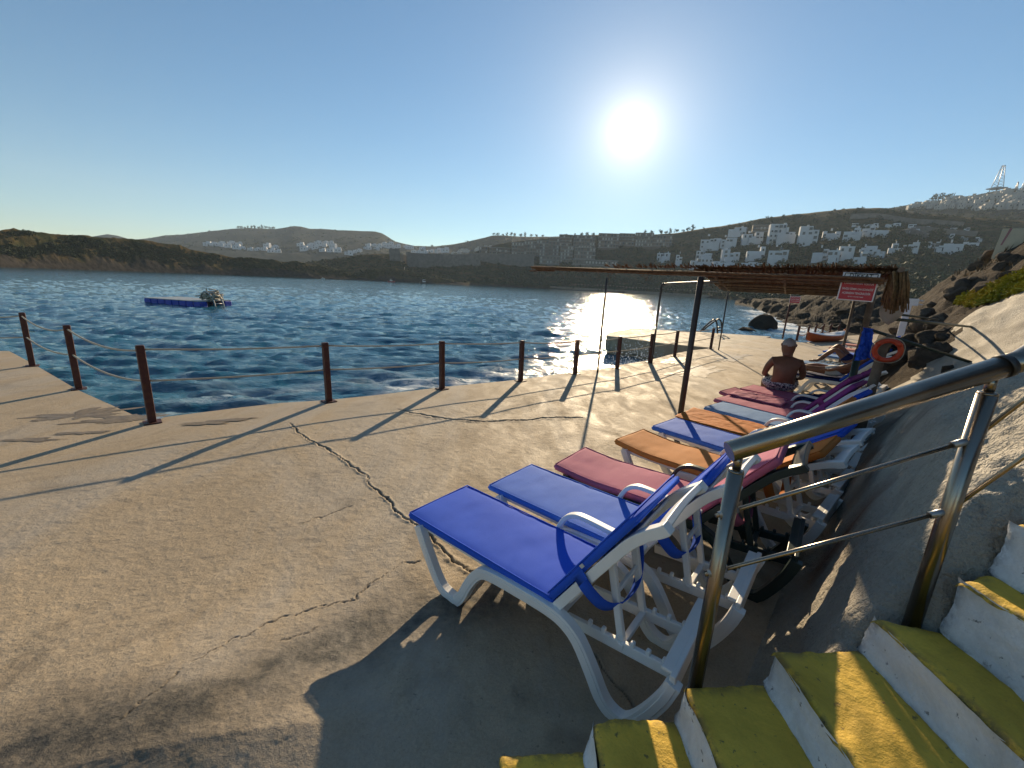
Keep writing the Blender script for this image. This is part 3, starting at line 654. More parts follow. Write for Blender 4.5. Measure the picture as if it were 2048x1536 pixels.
# ================================================================== STAIRS
def staircase():
    t = empty('concrete_staircase', (1.1, .4, 0), 0, 'concrete staircase with worn yellow treads and white risers climbing the bank', 'staircase')
    inv = Vector(t.location); Y0 = -1.6
    for k, (x, y, z) in enumerate(STEP):
        x2 = STEP[k+1][0] if k+1 < len(STEP) else x+.3; y2 = STEP[k+1][1] if k+1 < len(STEP) else y+.03
        rz = z-STEP[k-1][2] if k else .20
        # rough concrete core
        c = MB(); c._add([Vector(p)-inv for p in ((x+.012, Y0, -.3), (x2+.3, Y0, -.3), (x2+.3, y-.012, -.3), (x+.012, y-.012, -.3), (x+.012, Y0, z-.03), (x2+.3, Y0, z-.03), (x2+.3, y-.02, z-.03), (x+.012, y-.02, z-.03))],
            [(0, 3, 2, 1), (4, 5, 6, 7), (0, 1, 5, 4), (1, 2, 6, 5), (2, 3, 7, 6), (3, 0, 4, 7)])
        so_ = c.build('step', M['bank'], t)
        # painted tread: a lumpy skin that rolls over the nosing and the far end
        nu, nv = 46, 150
        u = np.linspace(0, 1, nu); v = np.linspace(0, 1, nv)**.8; U, V = np.meshgrid(u, v, indexing='ij')
        X = x+(x2+.01-x)*U; Yb = y+(y2-y)*U; Yv = Y0+(Yb-Y0)*V
        jag = .008*fbm(Yv*9, X*3+k*7, 4, 70+k)+.006*fbm(Yv*40, X*9, 2, 71+k)
        endj = .02*fbm(X*12, Yv*2+k, 4, 72+k)
        Xj = X+jag*(1-U)**6-.004; Yj = Yv+endj*V**14
        Zt = np.full_like(X, z)+.006*fbm(X*9, Yv*9, 4, 73+k)+.0022*fbm(X*45, Yv*45, 3, 74+k)
        nose = np.minimum((X-x)/.022, 1); Zt -= .016*(1-np.sqrt(np.clip(1-(1-nose)**2, 0, 1)))
        ed = np.minimum((Yb-Yv)/.03, 1); Zt -= .02*(1-np.sqrt(np.clip(1-(1-ed)**2, 0, 1)))
        Zt -= np.minimum(.006, .06*np.clip(fbm(X*5+k*3, Yv*5, 4, 79+k)-.12, 0, 1)*(np.exp(-(X-x)/.05)+np.exp(-(Yb-Yv)/.06)))
        me = mesh_np('tread', np.stack([Xj, Yj, Zt], -1).reshape(-1, 3)-np.array(inv), grid_faces(nu, nv), [M['yellow']], True)
        attr(me, 'edge', np.clip(1.1-np.minimum((X-x)/.02, (Yb-Yv)/.05), 0, 1).ravel()*.8+.75*np.clip(1-(x2-X)/.035, 0, 1).ravel())
        obj('tread', me, so_)
        # painted riser
        nu = 26; w = np.linspace(0, 1, nu); Wv, V = np.meshgrid(w, v, indexing='ij')
        zb = z-rz-.004; Yb = y+.004; Yv = Y0+(Yb-Y0)*V; Zr = zb+(z-.010-zb)*Wv
        Xr = x-.004+.006*fbm(Yv*9, Zr*9+k, 4, 80+k)+.004*fbm(Yv*40, Zr*40, 3, 81+k)-.022*(1-Wv)**3-.02*np.clip(fbm(Yv*7, Zr*7+k*5, 3, 84+k)-.15, 0, 1)
        Xr = Xr+.012*np.clip((V-.985)/.015, 0, 1)**2
        Yr = Yv+.010*fbm(Zr*22, np.full_like(Zr, k*3.1), 3, 82+k)*V**20
        me = mesh_np('riser', np.stack([Xr, Yr, Zr], -1).reshape(-1, 3)-np.array(inv), grid_faces(nu, nv)[:, ::-1], [M['white_paint']], True)
        attr(me, 'edge', np.clip((.1-Wv)/.1, 0, 1).ravel()*.6+np.clip((V-.985)/.015, 0, 1).ravel()*.55)
        obj('riser', me, so_)
staircase()

# ================================================================== HANDRAIL
def handrail():
    b1 = G(1391, 1366, .46); h1 = HGT(b1, 1473, 915); b2 = G(1832, 1222, .80); h2 = HGT(b2, 2008, 762)
    t = empty('stair_handrail', (b1.x, b1.y, .4), 0, 'brushed stainless steel handrail with two posts and two thin bars beside the painted stairs', 'handrail')
    inv = Vector(t.location); z = lambda b, h: Vector((b.x, b.y, h))-inv
    for b, h, zb in ((b1, h1, .30), (b2, h2, .70)):
        p = MB().tube([z(b, zb), z(b, h-.045)], .0235, 20).build('post', M['steel'], t)
        MB().tube([z(b, h-.045), z(b, h-.040), z(b, h-.036)], [.0235, .022, .014], 20).build('post_cap', M['steel'], p)
        MB().tube([z(b, h-.036), z(b, h+.012)], .0125, 14).build('spigot', M['steel'], p)
    d = (z(b2, h2)-z(b1, h1)); r1 = AT(1459, 892, math.hypot(b1.x, b1.y)*.985)
    top1 = z(b1, h1+.032); top2 = z(b2, h2+.032); dn = (top2-top1).normalized()
    MB().tube([top1-dn*.035, top1-dn*.034, top2+dn*.02], [.030, .0315, .0315], 28).build('handrail_tube', M['steel'], t)
    turn = top2+dn*.02
    MB().tube([turn, turn+dn*.05, turn+dn*.10+Vector((0, 0, .02)), turn+dn*.9+Vector((0, 0, .62))], .0315, 24).build('handrail_tube', M['steel'], t)
    MB().tube([turn-dn*.006, turn+dn*.012], .034, 24).build('joint_ring', M['dark_metal'], t)
    for (a, b_) in (((1455, 1024), (1952, 880)), ((1420, 1138), (1893, 1019))):
        pa = z(b1, HGT(b1, *a)); pb = z(b2, HGT(b2, *b_)); dd = (pb-pa).normalized()
        MB().tube([pa-dd*.04, pb], .0068, 12).build('thin_bar', M['steel'], t)
        MB().tube([pa-dd*.03, pa+dd*.03], .011, 12).build('bar_holder', M['galv'], t); MB().tube([pb-dd*.06, pb+dd*.005], .011, 12).build('bar_holder', M['galv'], t)
        MB().tube([pb, pb+dd*.9+Vector((0, 0, .62))], .0068, 12).build('thin_bar', M['steel'], t)
handrail()

# ================================================================== ROPE FENCES
def catenary(a, b, sag, n=14):
    return [a.lerp(b, i/n)-Vector((0, 0, sag*4*(i/n)*(1-i/n))) for i in range(n+1)]
def rope_fence(posts, label, sag, ropes=(.94, .55), size=.078, rr=.011):
    o = posts[0][0]; t = empty('rope_fence', (o.x, o.y, 0), 0, label, 'rope fence'); inv = Vector((o.x, o.y, 0))
    for (b, h) in posts:
        p = b-inv; lean = Vector((random.uniform(-.012, .012), random.uniform(-.012, .012), 0))
        m = MB(); m.bar(p+Vector((0, 0, -.01)), p+lean+Vector((0, 0, h)), size, size, up=(FS[0], FS[1], 0))
        po = m.build('post', M['maroon'], t, bevel=size*.16)
        MB().box(p+Vector((0, 0, .006)), (size*2.1, size*2.1, .014), Matrix.Rotation(.8, 3, 'Z')).build('base_plate', M['maroon'], po)
    for k in ropes:
        for (a, ha), (b, hb) in zip(posts[:-1], posts[1:]):
            MB().tube(catenary(a-inv+Vector((0, 0, ha*k)), b-inv+Vector((0, 0, hb*k)), sag*(a-b).length*random.uniform(.8, 1.25)), rr, 6).build('rope', M['rope'], t)
def fp(b, tp): B = G(*b); return (B, HGT(B, *tp))
left = [(G(-140, 712), .93), fp((65, 732), (43, 625)), fp((158, 778), (137, 650)), fp((305, 845), (290, 690))]
rope_fence(left, 'left-hand rope fence of rusty maroon posts along the quay edge', .035)
sea_posts = [fp((305, 845), (290, 690)), fp((658, 803), (655, 685)), fp((884, 778), (887, 682)), fp((1041, 762), (1047, 681)), fp((1150, 748), (1157, 679)), fp((1234, 737), (1243, 673)), fp((1299, 725), (1306, 667)), fp((1349, 713), (1356, 661)), fp((1421, 698), (1428, 656))]
def sea_fence():
    # the corner post already stands in the left-hand run; the ropes of this run start from it
    o = sea_posts[0][0]; t = empty('rope_fence', (o.x, o.y, 0), 0, 'long rope fence of maroon posts along the seaward deck edge towards the jetty', 'rope fence'); inv = Vector((o.x, o.y, 0))
    for i, (b, h) in enumerate(sea_posts):
        if i == 0: continue
        p = b-inv; s = .078
        po = MB().bar(p+Vector((0, 0, -.01)), p+Vector((random.uniform(-.012, .012), random.uniform(-.012, .012), h)), s, s, up=(FS[0], FS[1], 0)).build('post', M['maroon'], t, bevel=.012)
        MB().box(p+Vector((0, 0, .006)), (.17, .17, .014), Matrix.Rotation(.8, 3, 'Z')).build('base_plate', M['maroon'], po)
    for k in (.95, .55):
        for (a, ha), (b, hb) in zip(sea_posts[:-1], sea_posts[1:]):
            MB().tube(catenary(a-inv+Vector((0, 0, ha*k)), b-inv+Vector((0, 0, hb*k)), .012*(a-b).length*random.uniform(.6, 1.6)), .011, 6).build('rope', M['rope'], t)
sea_fence()
far_posts = [fp((1593, 681), (1596, 651)), fp((1613, 679), (1615, 649)), fp((1627, 677), (1630, 648)), fp((1642, 675), (1645, 647)), fp((1657, 673.5), (1660, 646)), fp((1674, 672), (1677, 647))]
rope_fence(far_posts, 'far rope fence with drooping pale ropes behind the orange kayak', .13, (.93, .5), .085, .018)

# ================================================================== SUN LOUNGERS
def rounded_section(w, h, r, n=4):
    pts = []
    for cx, cz, a0 in ((w-r, h-r, 0), (r, h-r, 90), (r, r, 180), (w-r, r, 270)):
        for k in range(n+1):
            a = math.radians(a0+90*k/n); pts.append((cx+r*math.cos(a), cz+r*math.sin(a)))
    return pts
def cushion_mesh(name, L, Wd, H, mat, seed, rise=None, wr=.004, nx=54):
    sec = rounded_section(Wd, H, min(H*.36, .018)); 
    # extra points along the top so that it can dimple
    top = [(Wd-H*.36-(Wd-2*H*.36)*k/12, H) for k in range(1, 12)]
    sec = sec[:5]+top+sec[5:]
    n = len(sec); V = []; xs = np.linspace(0, L, nx)
    for i, x in enumerate(xs):
        e = min(x, L-x)/.018; k = 1-.45*(1-math.sqrt(max(0, 1-(1-min(1, e))**2)))
        for (y, z) in sec:
            zz = H/2+(z-H/2)*k; yy = Wd/2+(y-Wd/2)*(1-(1-k)*.05)
            dz = wr*float(fbm(x*7, y*7+seed*3.3, 3, seed)) + wr*.5*float(fbm(x*30, y*9, 2, seed+1)) if z > H*.6 else 0
            dy = .006*float(fbm(x*3, seed+(y > Wd/2)*5, 2, seed+2))
            dz -= .006*(abs(y-Wd/2)/(Wd/2))**4 if z > H*.6 else 0
            V.append((x, yy+dy, zz+dz+(rise(x, y) if rise else 0)))
    F = [(i*n+k, i*n+(k+1) % n, (i+1)*n+(k+1) % n, (i+1)*n+k) for i in range(nx-1) for k in range(n)]
    F = [f[::-1] for f in F]
    F += [tuple(range(n)), tuple((nx-1)*n+k for k in range(n))[::-1]]
    me = bpy.data.meshes.new(name); me.from_pydata(V, [], F); me.polygons.foreach_set('use_smooth', np.ones(len(F), bool)); me.materials.append(mat); me.update(); return me
LW = .52
RAIL = [(.12, .355), (.15, .30), (.20, .215), (.28, .095), (.335, .04), (.40, .022), (.46, .025), (.505, .085), (.555, .19), (.62, .285), (.70, .322), (.9, .335), (1.06, .338), (1.15, .322), (1.23, .27), (1.31, .155), (1.365, .065), (1.42, .024), (1.49, .026), (1.555, .12), (1.615, .25), (1.645, .35)]
_parts = {}
def frame_meshes(mname):
    if mname in _parts: return _parts[mname]
    m = M[mname]; R = {}
    side = smooth_path([(x, 0, z) for x, z in RAIL], 3)
    b = MB().sweep(side, .046, .058); b.sweep([(p.x, -.0245, p.z) for p in side], .004, .03); R['side_rail'] = b.mesh('side_rail', m)
    b = MB(); b.box((.60, .036, .334), (1.05, .022, .034)); R['seat_rail'] = b.mesh('seat_rail', m)
    b = MB()
    for i in range(9): b.box((.14+i*.112, LW/2, .340), (.07, LW-.06, .014))
    R['seat_slats'] = b.mesh('seat_slats', m)
    R['cross_bar'] = MB().box((0, LW/2, 0), (.035, LW-.02, .045)).mesh('cross_bar', m)
    R['tail_bar'] = MB().box((0, LW/2, 0), (.025, LW+.02, .11)).box((-.03, LW/2, .045), (.045, LW-.02, .018)).mesh('tail_bar', m)
    b = MB(); b.bar((1.10, 0, .215), (1.63, 0, .262), .026, .055)
    for i in range(6): b.box((1.22+i*.07, 0, .262+i*.006), (.02, .024, .03))
    R['ratchet_rail'] = b.mesh('ratchet_rail', m)
    b = MB(); b.sweep(smooth_path([(.76, 0, .325), (.775, 0, .395), (.815, 0, .465), (.875, 0, .502), (.95, 0, .508), (1.10, 0, .498), (1.24, 0, .492), (1.30, 0, .478)], 4), .05, .028); R['armrest'] = b.mesh('armrest', m)
    # back frame in its own frame: x up the back, z out of its front
    b = MB(); b.sweep(smooth_path([(-.02, 0, -.028), (.2, 0, -.028), (.45, 0, -.03), (.56, 0, -.034), (.64, 0, -.05), (.71, 0, -.075), (.735, 0, -.08)], 4), .055, [.05]*0+.046 if False else .046); R['back_upright'] = b.mesh('back_upright', m)
    R['back_slat'] = MB().box((0, LW/2, -.024), (.062, LW-.07, .016)).mesh('back_slat', m)
    b = MB(); b.sweep(smooth_path([(0, .05, 0), (0, LW/2, .006), (0, LW-.05, 0)], 4), .09, .03, side=(1, 0, 0)); R['head_bar'] = b.mesh('head_bar', m)
    b = MB(); b.box((.10, LW/2, -.045), (.13, LW-.10, .03)); R['back_panel'] = b.mesh('back_panel', m)
    _parts[mname] = R; return R
def strap_mesh(mat, key):
    if key in _parts: return _parts[key]
    pts = smooth_path([(.26, -.008, .015), (.24, -.004, -.06), (.19, .06, -.15), (.17, .15, -.20), (.17, LW/2, -.215), (.17, LW-.15, -.20), (.19, LW-.06, -.15), (.24, LW+.004, -.06), (.26, LW+.008, .015)], 5)
    V = []; F = []
    for p in pts: V += [p+Vector((-.035, 0, 0)), p+Vector((.035, 0, 0)), p+Vector((.035, .0, .004)), p+Vector((-.035, 0, .004))]
    for i in range(len(pts)-1):
        for k in range(4): F.append((i*4+k, i*4+(k+1) % 4, i*4+4+(k+1) % 4, i*4+4+k))
    me = bpy.data.meshes.new('strap'); me.from_pydata(V, [], F); me.polygons.foreach_set('use_smooth', np.ones(len(F), bool)); me.materials.append(mat); me.update(); _parts[key] = me; return me
LN = [0]
def piping(L, H, mat, rise):
    m = MB()
    for zf in (H*.93, H*.10):
        pts = []
        for a, b in (((.012, .010), (L-.012, .010)), ((L-.010, .012), (L-.010, LW-.012)), ((L-.012, LW-.010), (.012, LW-.010)), ((.010, LW-.012), (.010, .012))):
            for k in range(10): x = a[0]+(b[0]-a[0])*k/9; y = a[1]+(b[1]-a[1])*k/9; pts.append((x, y, zf+(rise(x, y) if rise else 0)))
        m.tube(pts, .0042, 5, closed=True)
    return m.mesh('piping', M[mat])
def lounger(foot, ang, back, fm, seat_mat, back_mat, label, group='sun loungers in a row with their backs to the bank', arms=(1,), H=.05, rise=None, strap=True, tagm=False, cush=True, backcush=True, lite=False, lift=0.0):
    LN[0] += 1; sd = LN[0]*5
    t = empty('sun_lounger', (foot.x, foot.y, 0), math.radians(ang), label, 'sun lounger', group); t.location.z = lift
    R = frame_meshes(fm)
    def P(name, me, loc=(0, 0, 0), par=None, rot=(0, 0, 0), bev=.006):
        o = obj(name, me, par or t); o.location = loc; o.rotation_euler = rot
        if bev and not lite: add_bevel(o, bev, 2)
        return o
    for y in (.0, LW): P('side_rail', R['side_rail'], (0, y, 0))
    P('seat_rail', R['seat_rail']); P('seat_rail', R['seat_rail'], (0, LW-.072, 0)); P('seat_slats', R['seat_slats'], bev=0)['kind'] = 'stuff'
    for x, z in ((.125, .33), (1.10, .31)): P('cross_bar', R['cross_bar'], (x, 0, z))
    P('tail_bar', R['tail_bar'], (1.638, 0, .325))
    for y in (.13, LW-.13): P('ratchet_rail', R['ratchet_rail'], (0, y, 0))
    for a in arms: P('armrest', R['armrest'], (0, LW+.022 if a else -.022, 0), bev=.008)
    br = math.radians(back); hx, hz = 1.075, .372
    ue = obj('back_upright', R['back_upright'], t); ue.location = (hx, .03, hz); ue.rotation_euler = (0, -br, 0); add_bevel(ue, .01, 2)
    u2 = obj('back_upright', R['back_upright'], t); u2.location = (hx, LW-.03, hz); u2.rotation_euler = (0, -br, 0); add_bevel(u2, .01, 2)
    ca, sa = math.cos(br), math.sin(br)
    for i in range(5): P('back_slat', R['back_slat'], (hx+ca*(.12+i*.105), 0, hz+sa*(.12+i*.105)), rot=(0, -br, 0))
    P('back_panel', R['back_panel'], (hx, 0, hz), rot=(0, -br, 0)); P('head_bar', R['head_bar'], (hx+ca*.69+sa*.07, 0, hz+sa*.69-ca*.07), rot=(0, -br, 0))
    # prop frame from the back down to the ratchet
    tip = Vector((hx+ca*.34, 0, hz+sa*.34))+Vector((sa, 0, -ca))*.03; lo = Vector((min(1.60, tip.x+.10), 0, .235))
    m = MB()
    for y in (.14, LW-.14): m.bar(tip+Vector((0, y, 0)), lo+Vector((0, y, 0)), .03, .034)
    m.box(lo+Vector((0, LW/2, .012)), (.03, LW-.22, .03)); m.box(tip.lerp(lo, .4)+Vector((0, LW/2, 0)), (.02, LW-.28, .03))
    m.build('prop', M[fm], t, bevel=.006)
    if cush:
        o = obj('mattress', cushion_mesh('mattress', 1.08, LW, H, M[seat_mat], sd, rise), t); o.location = (0, 0, .35)
        if not lite: obj('piping', piping(1.08, H, seat_mat, rise), o)
    if backcush:
        o = obj('back_cushion', cushion_mesh('back_cushion', .665, LW, H, M[back_mat], sd+2, None, .003, 30), t); o.location = (hx-sa*.0, 0, hz); o.rotation_euler = (0, -br, 0)
        if not lite: obj('piping', piping(.665, H, back_mat, None), o)
        if strap: obj('strap', strap_mesh(M[back_mat], 'strap_'+back_mat), o)
        if tagm: MB().box((.30, -.002, .025), (.022, .003, .016)).build('care_label', M['white_cloth'], o)
    return t
droop = lambda x, y: .030*math.exp(-x/.10)
dip = lambda x, y: .022*math.exp(-x/.16)-.012*math.exp(-((x-.35)/.2)**2)
def F0(px, py): return G(px, py, .40)
lounger(F0(820, 1025)+Vector((-.02, .015, 0)), -38.6, 58, 'plastic', 'blue', 'blue', 'royal blue lounger nearest the yellow stairs, its back raised on a white frame', tagm=True, H=.042)
lounger(F0(975, 967), -39.2, 57, 'plastic', 'blue2', 'blue', 'lighter blue lounger second from the stairs, between the royal blue and the mauve one', H=.042)
lounger(F0(1107, 932), -37.5, 52, 'black_plastic', 'mauve', 'mauve', 'mauve lounger on a black plastic frame, beside the tan-orange one', rise=dip)
lounger(F0(1228, 882), -47, 40, 'plastic', 'tan', 'orange', 'tan-orange lounger with a half-reclined back and dangling orange strap', rise=dip)
lounger(F0(1303, 851), -48, 38, 'plastic', 'blue2', 'blue', 'blue lounger directly behind the dark canopy post foot', rise=None)
lounger(F0(1352, 833), -46, 50, 'plastic', 'orange', 'orange', 'orange lounger with a crumpled orange towel spread over it', rise=None)
lounger(F0(1407, 813), -51, 50, 'plastic', 'ltblue', 'blue', 'pale blue lounger between the orange towelled one and the first pink one')
lounger(F0(1427, 797), -51, 52, 'plastic', 'mauve', 'purple', 'pink lounger with a purple back, next to the pale blue one')
lounger(F0(1437, 785), -51, 52, 'plastic', 'mauve', 'purple', 'pink lounger with a folded-over mat, just in front of the seated man', rise=droop)
man_l = lounger(F0(1478, 776), -51, 54, 'plastic', 'mauve', 'purple', 'pink lounger on which the grey-haired man is sitting')
# ---- the loungers farther along
lounger(Vector((5.22, 8.18, 0)), -50, 50, 'plastic', 'navy', 'blue', 'navy and white lounger under the sunbather in light blue shorts', lite=True)
lounger(Vector((6.45, 9.35, 0)), -50, 50, 'plastic', 'ltblue', 'blue', 'lounger under the sunbather with raised knees', lite=True)
lounger(Vector((7.09, 10.02, 0)), -50, 50, 'black_plastic', 'ltblue', 'blue', 'black framed lounger with its bare foot end sticking out past the others', lite=True, cush=False, strap=False)
lounger(Vector((7.95, 10.83, 0)), -50, 50, 'plastic', 'ltblue', 'blue', 'light blue lounger in the far group, just behind the black framed one', lite=True, strap=False)
lounger(Vector((8.7, 11.7, 0)), -50, 50, 'plastic', 'blue2', 'blue', 'blue lounger in the far group, with the pink one behind it', lite=True, strap=False)
lounger(Vector((9.6, 12.7, 0)), -50, 50, 'plastic', 'pink', 'blue', 'salmon pink lounger in the far group near the kayak', lite=True, strap=False)
lounger(Vector((10.9, 13.9, 0)), -50, 50, 'plastic', 'pink', 'pink', 'farthest lounger, orange pink, close to the kayak', lite=True, strap=False)

# ================================================================== REED CANOPY
CO = Vector((1.86, 8.93, 0)); CA = Vector((.72, .694, 0)).normalized(); CB = Vector((.694, -.72, 0)).normalized()
def CP(a, b, z): p = CO+CA*a+CB*b; return Vector((p.x, p.y, z))
def roofz(a): return 2.045+(a+2.65)*-.0135
A1 = lambda b: -1.95 if b < 2.75 else 1.0
def BL(a): return 3.05-2.75*(a+2.6)/8.1   # left edge of the roof proper
def BR(a): return 4.70-1.2*(a+2.6)/8.1
def canopy():
    b0 = G(1353, 880); t = empty('reed_canopy', (b0.x, b0.y, 0), 0, 'low reed roofed sunshade on thin brown poles above the loungers', 'sunshade'); inv = Vector(t.location)
    def tube(name, pts, r, mat, n=8, par=None): return MB().tube([p-inv for p in pts], r, n).build(name, M[mat], par or t)
    # poles
    tube('pole', [b0+Vector((0, 0, -.02)), Vector((b0.x, b0.y, 1.98))], .034, 'pole', 12)
    for (bx, tx) in (((1195, 745), (1215, 556)), ((1437, 700), (1453, 580))):
        b = G(*bx); tube('pole', [b, Vector((b.x, b.y, HGT(b, *tx)))], .022, 'pole', 8)
    b = G(1303, 727); h = HGT(b, 1319, 566); e = CP(-.9, 3.0, h+.02)
    tube('pole', smooth_path([b, Vector((b.x, b.y, h*.5)), Vector((b.x, b.y, h-.12)), Vector((b.x+.04, b.y-.04, h-.03)), Vector((b.x+.16, b.y-.16, h)), e], 4), .026, 'pole', 8)
    pr = G(1685, 835); ph = HGT(pr, 1740, 610)
    tube('pole', [pr+Vector((0, 0, -.1)), Vector((pr.x, pr.y, ph*.62))], .050, 'green_pipe', 10)
    tube('pole', [Vector((pr.x, pr.y, ph*.60)), Vector((pr.x, pr.y, 2.0))], .042, 'wood', 10)
    pf = CP(5.3, 3.4, 0); tube('pole', [pf, Vector((pf.x, pf.y, roofz(5.3)))], .03, 'wood', 8)
    # stack of bamboo battens along the near end
    rr = random.Random(3)
    for i in range(7):
        z0_ = i*.0065-.02; a = -2.80+.012*(i % 3)+rr.uniform(-.05, .05); s0 = .62+abs(rr.gauss(0, .10))*(-1 if i > 2 else 2.5)
        pts = [CP(a+rr.uniform(-.015, .015), s0+(4.66-s0)*k/10, 2.050-.072*(k/10)+z0_+rr.uniform(-.004, .004)) for k in range(11)]
        tube('batten', pts, rr.uniform(.009, .013), 'reed', 7)
    for a in (-1.4, .2, 1.8, 3.4, 5.0): tube('beam', [CP(a, BL(a)+.02, roofz(a)-.03), CP(a, BR(a)-.02, roofz(a)-.03)], .022, 'wood', 7)
    for k in (.06, .5, .93): tube('beam', [CP(-2.6, BL(-2.6)+(BR(-2.6)-BL(-2.6))*k, roofz(-2.6)-.02), CP(5.4, BL(5.4)+(BR(5.4)-BL(5.4))*k, roofz(5.4)-.02)], .02, 'wood', 7)
    # reeds laid lengthwise; their uneven ends show along the near edge
    m = MB(); nb = 300
    for i in range(nb):
        b = .66+(4.70-.66)*(i+.5)/nb+rr.uniform(-.008, .008)
        for lay in range(2):
            raised = .028 if b > 1.75 else 0
            a0 = -2.60+rr.uniform(-.05, .06)+lay*.04; zz = roofz(-2.6)+.012+lay*.016+raised*lay+rr.uniform(-.006, .01); bb = b+rr.uniform(-.02, .02)
            if b < 2.95: continue
            if b < 3.0: a1 = -1.95+rr.uniform(-.1, .1); b2 = bb
            else: a1 = 5.5+rr.uniform(-.15, .15); k = (b-3.05)/1.65; b2 = BL(a1)+(BR(a1)-BL(a1))*k+rr.uniform(-.03, .03)
            m.tube([CP(a0, bb, zz)-inv, CP((a0+a1)/2, (bb+b2)/2, (zz+roofz(a1)+.03)/2+rr.uniform(-.01, .004))-inv, CP(a1, b2, roofz(a1)+.03+rr.uniform(-.01, .01))-inv], rr.uniform(.007, .0105), 4)
    for i in range(340):
        a0 = -2.55+i*.0235; z = roofz(a0)+.03+rr.uniform(0, .02); m.tube([CP(a0, BL(a0)-.02, z)-inv, CP(a0+rr.uniform(-.03, .03), BR(a0)+.03, z)-inv], rr.uniform(.008, .011), 4)
    o = m.build('reed_mat', M['reed'], t); o['kind'] = 'stuff'
    m = MB()
    for i in range(150):      # loose stalks and straws poking out and hanging down
        a = rr.uniform(-2.7, .9); b = rr.uniform(BL(a), BR(a)) if a > -2 else rr.uniform(.7, 4.7); z = roofz(a)-.01
        d = Vector((rr.uniform(-1, 1), rr.uniform(-1, 1), rr.uniform(-1.2, .1))); d.normalize(); L = rr.uniform(.04, .16)
        p = CP(a, b, z); m.tube([p-inv, p+d*L*.5-inv, p+d*L+Vector((0, 0, -.02))-inv], .0022, 3)
    for i in range(260):      # bristly ends along the top edge
        b = rr.uniform(1.7, 4.7); p = CP(-2.60+rr.uniform(-.04, .3), b, roofz(-2.7)+.045); d = CA*-1*rr.uniform(.03, .09)+Vector((0, 0, rr.uniform(.0, .045)))+CB*rr.uniform(-.02, .02)
        m.tube([p-inv, p+d-inv], rr.uniform(.004, .009), 4)
    for i in range(40):
        z = roofz(-2.6)+rr.uniform(-.03, .03); s = .62+rr.uniform(-.05, .25); p = CP(-2.66+rr.uniform(-.03, .05), s, z); m.tube([p-inv, p-CB*rr.uniform(.1, .28)+Vector((0, 0, rr.uniform(-.01, .015)))-inv], rr.uniform(.004, .007), 4)
    m.build('loose_reeds', M['reed'], t)['kind'] = 'stuff'
    return pr, ph
PR, PH = canopy()

# straw screen rolled down at the bank side corner, with a white sack hung behind it
def screen():
    t = empty('straw_screen', CP(-2.55, 4.68, 2.0), 0, 'straw screen hanging from the bank side corner of the reed roof', 'straw screen'); inv = Vector(t.location); rr = random.Random(5); m = MB()
    for i in range(170):
        u = rr.random(); a = -2.66+u*.55; b = BR(a)+.03+rr.uniform(-.05, .05); L = .30*(1-.7*abs(u-.3))+rr.uniform(-.06, .05)
        p = CP(a, b, roofz(a)+.02); q = CP(a+.12+rr.uniform(-.03, .03), b+.02+.10*math.sin(u*9)*.5, roofz(a)-L)
        m.tube([p-inv, p.lerp(q, .5)+Vector((rr.uniform(-.01, .01), rr.uniform(-.01, .01), 0))-inv, q-inv], .0065, 4)
    m.build('straw_curtain', M['straw'], t)['kind'] = 'stuff'
    MB().tube([CP(-2.7, BR(-2.7)+.03, roofz(-2.6)+.03)-inv, CP(-.9, BR(-.9)+.03, roofz(-.9)+.03)-inv], .022, 8).build('batten', M['wood'], t)
screen()
def sack(name, c, size, mat, label, cat, seed, flat=1.0):
    nu, nv = 40, 28; u = np.linspace(0, 2*np.pi, nu, endpoint=False); v = np.linspace(.02, np.pi-.02, nv); U, Vv = np.meshgrid(u, v, indexing='ij')
    r = 1+.22*fbm(np.cos(U)*1.5+seed, np.sin(U)*1.5+Vv*1.2, 4, seed)+.08*np.cos(5*U+seed)*np.sin(Vv)
    w = (.35+.65*np.sin(Vv*.78+.35))                       # heavier below
    X = size[0]*r*np.cos(U)*np.sin(Vv)*w; Y = size[1]*r*np.sin(U)*np.sin(Vv)*w; Z = size[2]*np.cos(Vv)*(1+.06*fbm(U, Vv, 2, seed+2))
    F = grid_faces(nu, nv); i = np.arange(nv-1); b = (nu-1)*nv
    F = np.concatenate([F, np.stack([b+i, i, i+1, b+i+1], 1)])
    me = mesh_np(name, np.stack([X, Y, Z], -1).reshape(-1, 3), F, [mat], True); o = obj(name, me, None, label=label, cat=cat); o.location = c; return o
sk = AT(1783, 618, 5.6); sack('cloth_sack', sk, (.085, .085, .15), M['sackcloth'], 'pale crumpled cloth sack hung beside the straw screen', 'sack', 4)

